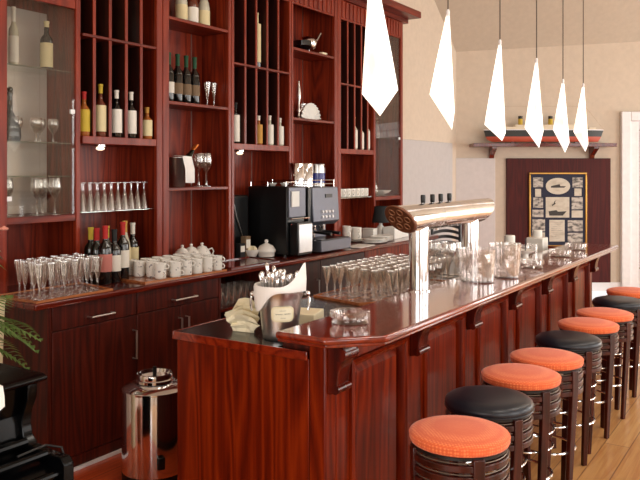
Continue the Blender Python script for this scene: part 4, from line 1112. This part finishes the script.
# white pots and glass bowl at far end of the bar
for k, (x, y) in enumerate(((-1.74, 5.14), (-1.72, 5.72))):
    t = thing('sugar_caddy', (x, y, CZT), 'white caddy topped by a white pot behind the bar, %s' % ['nearer the tap', 'farther one beside the black stick'][k], 'caddy', 'white caddies')
    M().box(-.065, .065, -.065, .065, 0, .135).build('box_body', WHITE, t, local=True, bevel=.008)
    M().lathe([(.035, .135), (.038, .14), (.038, .185), (.034, .19), (.005, .19)], n=18).build('pot', WHITE, t, local=True)
t = thing('condiment_bowl', (-1.49, 4.70, .96), 'white bowl on a glass foot with a thin black stick upright in it', 'bowl')
M().lathe([(.05, 0), (.05, .006), (.02, .015), (.02, .04), (.06, .06), (.062, .066), (.05, .066), (.01, .05)], n=22).build('dish', WHITE, t, local=True, smooth=60)
M().tube([(0, 0, .05), (0, .004, .14)], .0035, 8).build('stick', BLACK, t, local=True)
for k in range(5):
    glass('tumbler', (-1.66+.02*k, 4.62+.13*k, CZT), 'clear tumbler at the far end of the low worktop, %s from the tap' % ORD[k], 'tumblers at the far worktop', s=1.15)

# ------------------------------------------------------------------ floor things
t = thing('drinks_urn', (-2.72, 2.69, 0), 'tall polished steel drinks urn standing on the floor behind the bar', 'urn')
M().lathe([(.158, 0), (.160, .01), (.160, .05), (.02, .05)], n=40).build('base_ring', BLACK, t, local=True)
M().lathe([(.159, .05), (.160, .06), (.160, .445), (.158, .452)], n=48, cap0=False, cap1=False).build('body', CHROME, t, local=True, smooth=50)
M().lathe([(.163, .443), (.163, .452), (.15, .462), (.11, .474), (.088, .478), (.01, .478)], n=40).build('shoulder', CHROME, t, local=True, smooth=50)
ld = M().lathe([(.086, .478), (.094, .482), (.094, .494), (.088, .498), (.090, .512), (.086, .522), (.078, .522), (.072, .505), (.01, .500)], n=36).build('lid', CHROME, t, local=True, smooth=40)
M().tube([(0, 0, .50), (0, 0, .552)], .010, 10).build('lid_grip', BLACK, ld, local=True)
a = math.atan2(-2.70, 2.71)+.18
cx_, cy_ = cos(a), sin(a)
tp = M().rbox((.168*cx_, .168*cy_), .03, .036, .10, .16, a).build('tap', BLACK, t, local=True, bevel=.006)
# piano
t = thing('upright_piano', (-2.45, 1.2, 0), 'black lacquered piano at the lower left corner', 'piano')
lid = [(-2.62, .848), (-2.05, .848), (-2.03, .858), (-2.03, .868), (-2.05, .877), (-2.62, .877)]
M().prism(lid, 'y', .5, 1.54).build('lid', LACQ, t, bevel=.004)
chk = [(-2.6, 0), (-2.6, .848), (-2.06, .848), (-2.065, .80), (-2.085, .76), (-2.095, .72), (-2.085, .68), (-2.06, .655), (-1.97, .648), (-1.905, .648), (-1.885, .63), (-1.885, .52), (-1.90, .50), (-1.96, .49), (-1.97, .44), (-1.97, 0)]
M().prism(chk, 'y', 1.49, 1.525).build('end_cheek', LACQ, t, bevel=.004)
body = [(-2.6, 0), (-2.6, .848), (-2.09, .848), (-2.12, .74), (-2.10, .64), (-1.98, .625), (-1.93, .60), (-1.92, .52), (-1.99, .50), (-2.02, .46), (-2.02, 0)]
M().prism(body, 'y', .5, 1.49).build('case', LACQ, t, smooth=25)
m = M()
for x, z, rad in ((-2.075, .665, .014), (-1.975, .648, .012), (-1.915, .60, .012), (-1.91, .55, .010)):
    m.tube([(x, .5, z), (x, 1.49, z)], rad, 10)
m.build('moulding', LACQ, t)
cl = M().tube([(-1.99, 1.40, .663), (-1.99, 1.50, .668), (-1.95, 1.53, .66), (-1.93, 1.535, .60)], .004, 6).build('cable', BLACK, t)

t = thing('folded_cloth', (-2.05, 1.36, .877), 'white cloth hanging over the front edge of the black piano lid', 'cloth')
M().loft([[(-.12, y, .002), (.0, y, .004), (.026, y, 0), (.034, y, -.03), (.036, y, -.075-.02*sin(k)), (.030, y, -.075-.02*sin(k)), (.028, y, -.03), (.022, y, -.002), (.0, y, .001), (-.12, y, 0)] for k, y in enumerate((-.18, -.12, -.06, -.02, .015))]).build('cloth', NAPK, t, local=True, smooth=60)
# potted palm at the left
t = thing('potted_palm', (-2.81, 1.70, 0), 'green feathery palm fronds at the left edge before the base cabinet', 'plant')
M().lathe([(.10, 0), (.14, .30), (.15, .31), (.14, .31), (.01, .28)], n=20).build('pot', plain('terracotta', (150, 84, 54), .8), t, local=True)
M().tube([(0, 0, .28), (.01, 0, .6), (.0, 0, .96)], [.014, .012, .008], 8).build('stem', plain('palm_stem', (96, 110, 60), .6), t, local=True)
def frond(base_, d, L, rise, droop):
    m = M(); prev = None; pts = []
    for i in range(15):
        u = i/14; pts.append((base_[0]+d[0]*L*u, base_[1]+d[1]*L*u, base_[2]+rise*u-droop*u*u))
    m.tube(pts, .003, 5)
    nx, ny = -d[1], d[0]
    for i in range(2, 15):
        x, y, z = pts[i]; u = i/14; ll = L*.42*(1-.55*u)*sin(pi*(.2+.75*u))
        for sg in (1, -1):
            ex, ey, ez = x+nx*sg*ll+d[0]*ll*.8, y+ny*sg*ll+d[1]*ll*.8, z-ll*.35
            w = .008
            b = len(m.v)
            mx_, my_, mz_ = (x+ex)/2, (y+ey)/2, (z+ez)/2+.01
            m.v += [(x, y, z), (mx_+d[0]*w, my_+d[1]*w, mz_), (ex, ey, ez), (mx_-d[0]*w, my_-d[1]*w, mz_), (mx_, my_, mz_-.003)]
            m.f += [(b, b+1, b+2, b+3), (b, b+4, b+1), (b+1, b+4, b+2), (b+2, b+4, b+3), (b+3, b+4, b)]
    return m
for k, (an, L, rise, dp, zb) in enumerate(((.52, .34, .04, .13, .95), (.25, .30, .10, .16, .95), (.85, .30, .03, .17, .93), (1.8, .30, .2, .14, .92), (-.6, .30, .1, .2, .9), (2.8, .34, .2, .2, .9), (.6, .28, -.06, .10, .90))):
    frond((0, 0, zb), (cos(an), sin(an)), L, rise, dp).build('frond', LEAF, t, local=True, smooth=20)
# flowering plant at the left edge, standing on the worktop end
t = thing('flowering_plant', (-3.1, 1.93, 0), 'tall flowering plant with pink blooms and green leaves at the left edge', 'plant')
M().lathe([(.12, 0), (.155, .93), (.16, .95), (.15, .95), (.01, .92)], n=28).build('planter', plain('cream_glaze', (226, 214, 176), .4), t, local=True)
m = M()
for k in range(5):
    m.tube([(0, 0, .92), (.04*cos(k*1.3), .04*sin(k*1.3), 1.05), (.10*cos(k*1.3), .10*sin(k*1.3), 1.26-.03*k)], .005, 6)
m.build('stem', LEAF, t, local=True)
m = M()
for k in range(60):
    a = k*2.4; rr = .05+.07*random.random(); z = .95+.32*random.random(); s_ = .03
    c = (rr*cos(a), rr*sin(a), z); b = len(m.v)
    m.v += [c, (c[0]+s_*cos(a+.6), c[1]+s_*sin(a+.6), z+.02), (c[0]+1.9*s_*cos(a), c[1]+1.9*s_*sin(a), z-.01), (c[0]+s_*cos(a-.6), c[1]+s_*sin(a-.6), z+.02)]
    m.f += [(b, b+1, b+2, b+3)]
m.build('foliage', LEAF, t, local=True)
for k, (x, y, z) in enumerate(((.135, .09, 1.27), (.05, -.05, 1.22), (-.04, .05, 1.30))):
    m = M()
    for q in range(6):
        a = q*pi/3; m.sphere((x+.010*cos(a), y+.010*sin(a), z), .009, 8, 6, .7)
    m.sphere((x, y, z+.005), .008, 8, 6)
    m.build('bloom', plain('pink_petal', (226, 150, 130), .6) if k == 0 else bpy.data.materials['pink_petal'], t, local=True)

# ------------------------------------------------------------------ far wall things
t = fthing('bracket_shelf', 2.83, 1.835, 0, 'long mahogany wall shelf on brackets carrying the model ship', 'shelf')
M().box(-.92, .87, -.26, -.001, 0, .045).build('board', W_CTR, t, local=True, bevel=.004)
for x in (-.64, .64):
    M().prism([(-.001, 0), (-.2, 0), (-.2, -.02), (-.05, -.10), (-.03, -.14), (-.001, -.14)], 'x', x-.03, x+.03).build('bracket', W_CTR, t, local=True)
t = fthing('model_ship', 2.83, 1.88, .13, 'model ocean liner with black and red hull and yellow funnels on wall shelf', 'model ship')
def hullring(z, L0, L1, w):
    pts = []; N_ = 16
    for i in range(N_+1):
        u = i/N_; x = -L0+(L0+L1)*u; ww = w*min(1, (1-abs(2*u-1)**5)*1.0)
        pts.append((x, -ww, z))
    for i in range(N_-1, 0, -1):
        u = i/N_; x = -L0+(L0+L1)*u; ww = w*min(1, (1-abs(2*u-1)**5))
        pts.append((x, ww, z))
    return pts
M().loft([hullring(.02, .66, .68, .05), hullring(.05, .72, .70, .068), hullring(.085, .74, .72, .07)]).build('lower_hull', plain('hull_red', (196, 84, 58), .5), t, local=True)
M().loft([hullring(.085, .74, .72, .07), hullring(.14, .755, .74, .073), hullring(.165, .765, .75, .072)]).build('upper_hull', plain('hull_black', (38, 40, 38), .5), t, local=True)
M().loft([hullring(.165, .765, .75, .0725), hullring(.175, .765, .75, .0725)]).build('white_stripe', WTRIM, t, local=True)
M().box(-.5, .5, -.055, .055, .175, .21).box(-.38, .4, -.045, .045, .21, .235).box(-.62, -.54, -.04, .04, .175, .2).box(.55, .64, -.04, .04, .175, .2).build('decks', plain('deck_cream', (230, 216, 192), .6), t, local=True, bevel=.003)
for x in (-.30, -.11, .08, .27):
    xx = x*1.0
    fn = M().lathe([(.028, .235), (.028, .31)], (xx, 0, 0), 14).build('funnel', LBL['yellow'], t, local=True)
    M().lathe([(.0285, .31), (.0285, .345), (.02, .347)], (xx, 0, 0), 14).build('funnel_top', BLACK, fn, local=True)
M().box(-.02, .02, -.03, .03, 0, .02).box(-.42, -.38, -.03, .03, 0, .02).box(.38, .42, -.03, .03, 0, .02).build('stand', W_CTR, t, local=True)
m = M()
for x, z in ((-.56, .48), (.5, .48)): m.tube([(x, 0, .17), (x+.015, 0, z)], .004, 6)
for a, b in (((-.76, 0, .18), (-.545, 0, .47)), ((-.545, 0, .47), (.515, 0, .47)), ((.515, 0, .47), (.75, 0, .18))): m.tube([a, b], .0012, 4)
m.build('masts_and_rigging', plain('mast_tan', (170, 140, 104), .6), t, local=True)
t = fthing('wood_panel', 3.045, .11, 0, 'large plain dark red wooden panel on the far wall behind the framed picture', 'wall panel')
M().box(-.665, .665, -.03, -.001, 0, 1.585).build('board', W_FAR, t, local=True, bevel=.004)
# framed picture
FX0, FX1, FZ0, FZ1 = 2.66, 3.40, .565, 1.515
t = fthing('framed_picture', 3.03, FZ0, .03, 'gold framed collage of old ship photographs on a navy mount', 'picture')
w, h = .37, FZ1-FZ0
M().box(-w, w, -.03, -.001, 0, .024).box(-w, w, -.03, -.001, h-.024, h).box(-w, -w+.024, -.03, -.001, .024, h-.024).box(w-.024, w, -.03, -.001, .024, h-.024).build('frame', GOLD, t, local=True, bevel=.006)
M().box(-w+.024, w-.024, -.018, -.002, .024, h-.024).build('mount', NAVY, t, local=True)
def pic(x0, x1, z0, z1, mat=PHOTO): return M().box(x0, x1, -.021, -.0182, z0, z1).build('photograph', mat, t, local=True)
m = M(); rg = []
for yy in (-.0182, -.021): rg.append([(.0+.155*cos(2*pi*k/32), yy, .775+.105*sin(2*pi*k/32)) for k in range(32)])
ov = m.loft(rg).build('oval_photograph', PHOTOL, t, local=True)
M().prism([(-.09, .755), (.08, .755), (.1, .775), (.03, .775), (.02, .80), (-.05, .785), (-.09, .775)], 'y', -.0225, -.021).build('ship_image', INK, ov, local=True)
c = pic(-.155, .145, .375, .635, PHOTOL)
M().prism([(-.11, .40), (.06, .40), (.11, .455), (-.0, .45), (-.02, .47), (-.12, .455)], 'y', -.0225, -.021).build('ship_image', INK, c, local=True)
M().prism([(-.075, .52), (-.03, .55), (-.04, .57), (-.02, .60), (-.045, .58), (-.06, .545), (-.08, .54)], 'y', -.0225, -.021).build('figure_image', INK, c, local=True)
dcm = pic(-.11, .085, .07, .345, PHOTOL)
m = M()
for k in range(9): m.box(-.085, .06-(.03 if k % 4 == 3 else 0), -.0222, -.021, .31-.025*k, .313-.025*k)
m.build('text_lines', PHOTO, dcm, local=True)
for x0, x1, z0, z1, mt in ((-.315, -.19, .76, .885, PHOTO), (-.29, -.215, .64, .74, PHOTOL), (-.315, -.19, .50, .63, PHOTO), (-.325, -.185, .38, .475, PHOTO), (-.325, -.165, .20, .355, PHOTO), (-.325, -.165, .06, .185, PHOTOL),
                           (.185, .315, .76, .885, PHOTO), (.21, .30, .65, .745, PHOTOL), (.175, .315, .48, .635, PHOTO), (.175, .315, .375, .465, PHOTOL), (.125, .315, .20, .34, PHOTO), (.125, .315, .06, .18, PHOTO)):
    pic(x0, x1, z0, z1, mt)
# ladder back chair beyond the bar
cc = FW(1.46, 0, 1.1)
t = thing('ladder_back_chair', cc, 'black ladder back chair with curved slats seen between the tap columns', 'chair', None, TH)
for x in (-.16, .16):
    M().tube([(x, .16, 0), (x, .17, .45), (x, .20, .97)], .016, 8).build('rear_leg', BLACK, t, local=True)
    M().tube([(x*1.1, -.18, 0), (x*1.1, -.17, .44)], .016, 8).build('front_leg', BLACK, t, local=True)
M().box(-.19, .19, -.20, .18, .44, .47).build('seat', BLACK, t, local=True, bevel=.01)
for k in range(7):
    z = .53+.065*k
    rg = []
    for i in range(9):
        u = -1+2*i/8; x = .155*u; y = .175+.025*k*.2+.03*(1-u*u); zz = z+.03*(1-u*u)
        rg.append([(x, y-.006, zz), (x, y+.006, zz), (x, y+.006, zz+.036), (x, y-.006, zz+.036)])
    M().loft(rg).build('back_slat', BLACK, t, local=True)

# ------------------------------------------------------------------ light
w = bpy.data.worlds.new('world'); S.world = w; w.use_nodes = True
w.node_tree.nodes['Background'].inputs['Color'].default_value = (1.0, .98, .95, 1)
w.node_tree.nodes['Background'].inputs['Strength'].default_value = 1.2
def area(name, loc, rot, sx, sy, power, col=(1, .975, .94)):
    l = bpy.data.lights.new(name, 'AREA'); l.shape = 'RECTANGLE'; l.size = sx; l.size_y = sy; l.energy = power; l.color = col
    o = bpy.data.objects.new(name, l); COL.objects.link(o); o.location = loc; o.rotation_euler = rot
    return o
for i, (a, b) in enumerate(wins):
    area('window_daylight', (RX+.3, (a+b)/2, 1.6), (0, R(90), 0), 2.4, b-a, WP[i])
area('window_daylight', (-.3, -3.5, 1.65), (R(90), 0, 0), 3.6, 2.2, 150)
for i, y in enumerate((2.0, 4.8, 7.6)):
    l = area('ceiling_lamp', (.9, y, 4.2), (0, 0, 0), .9, .9, 45, (1, .93, .82))
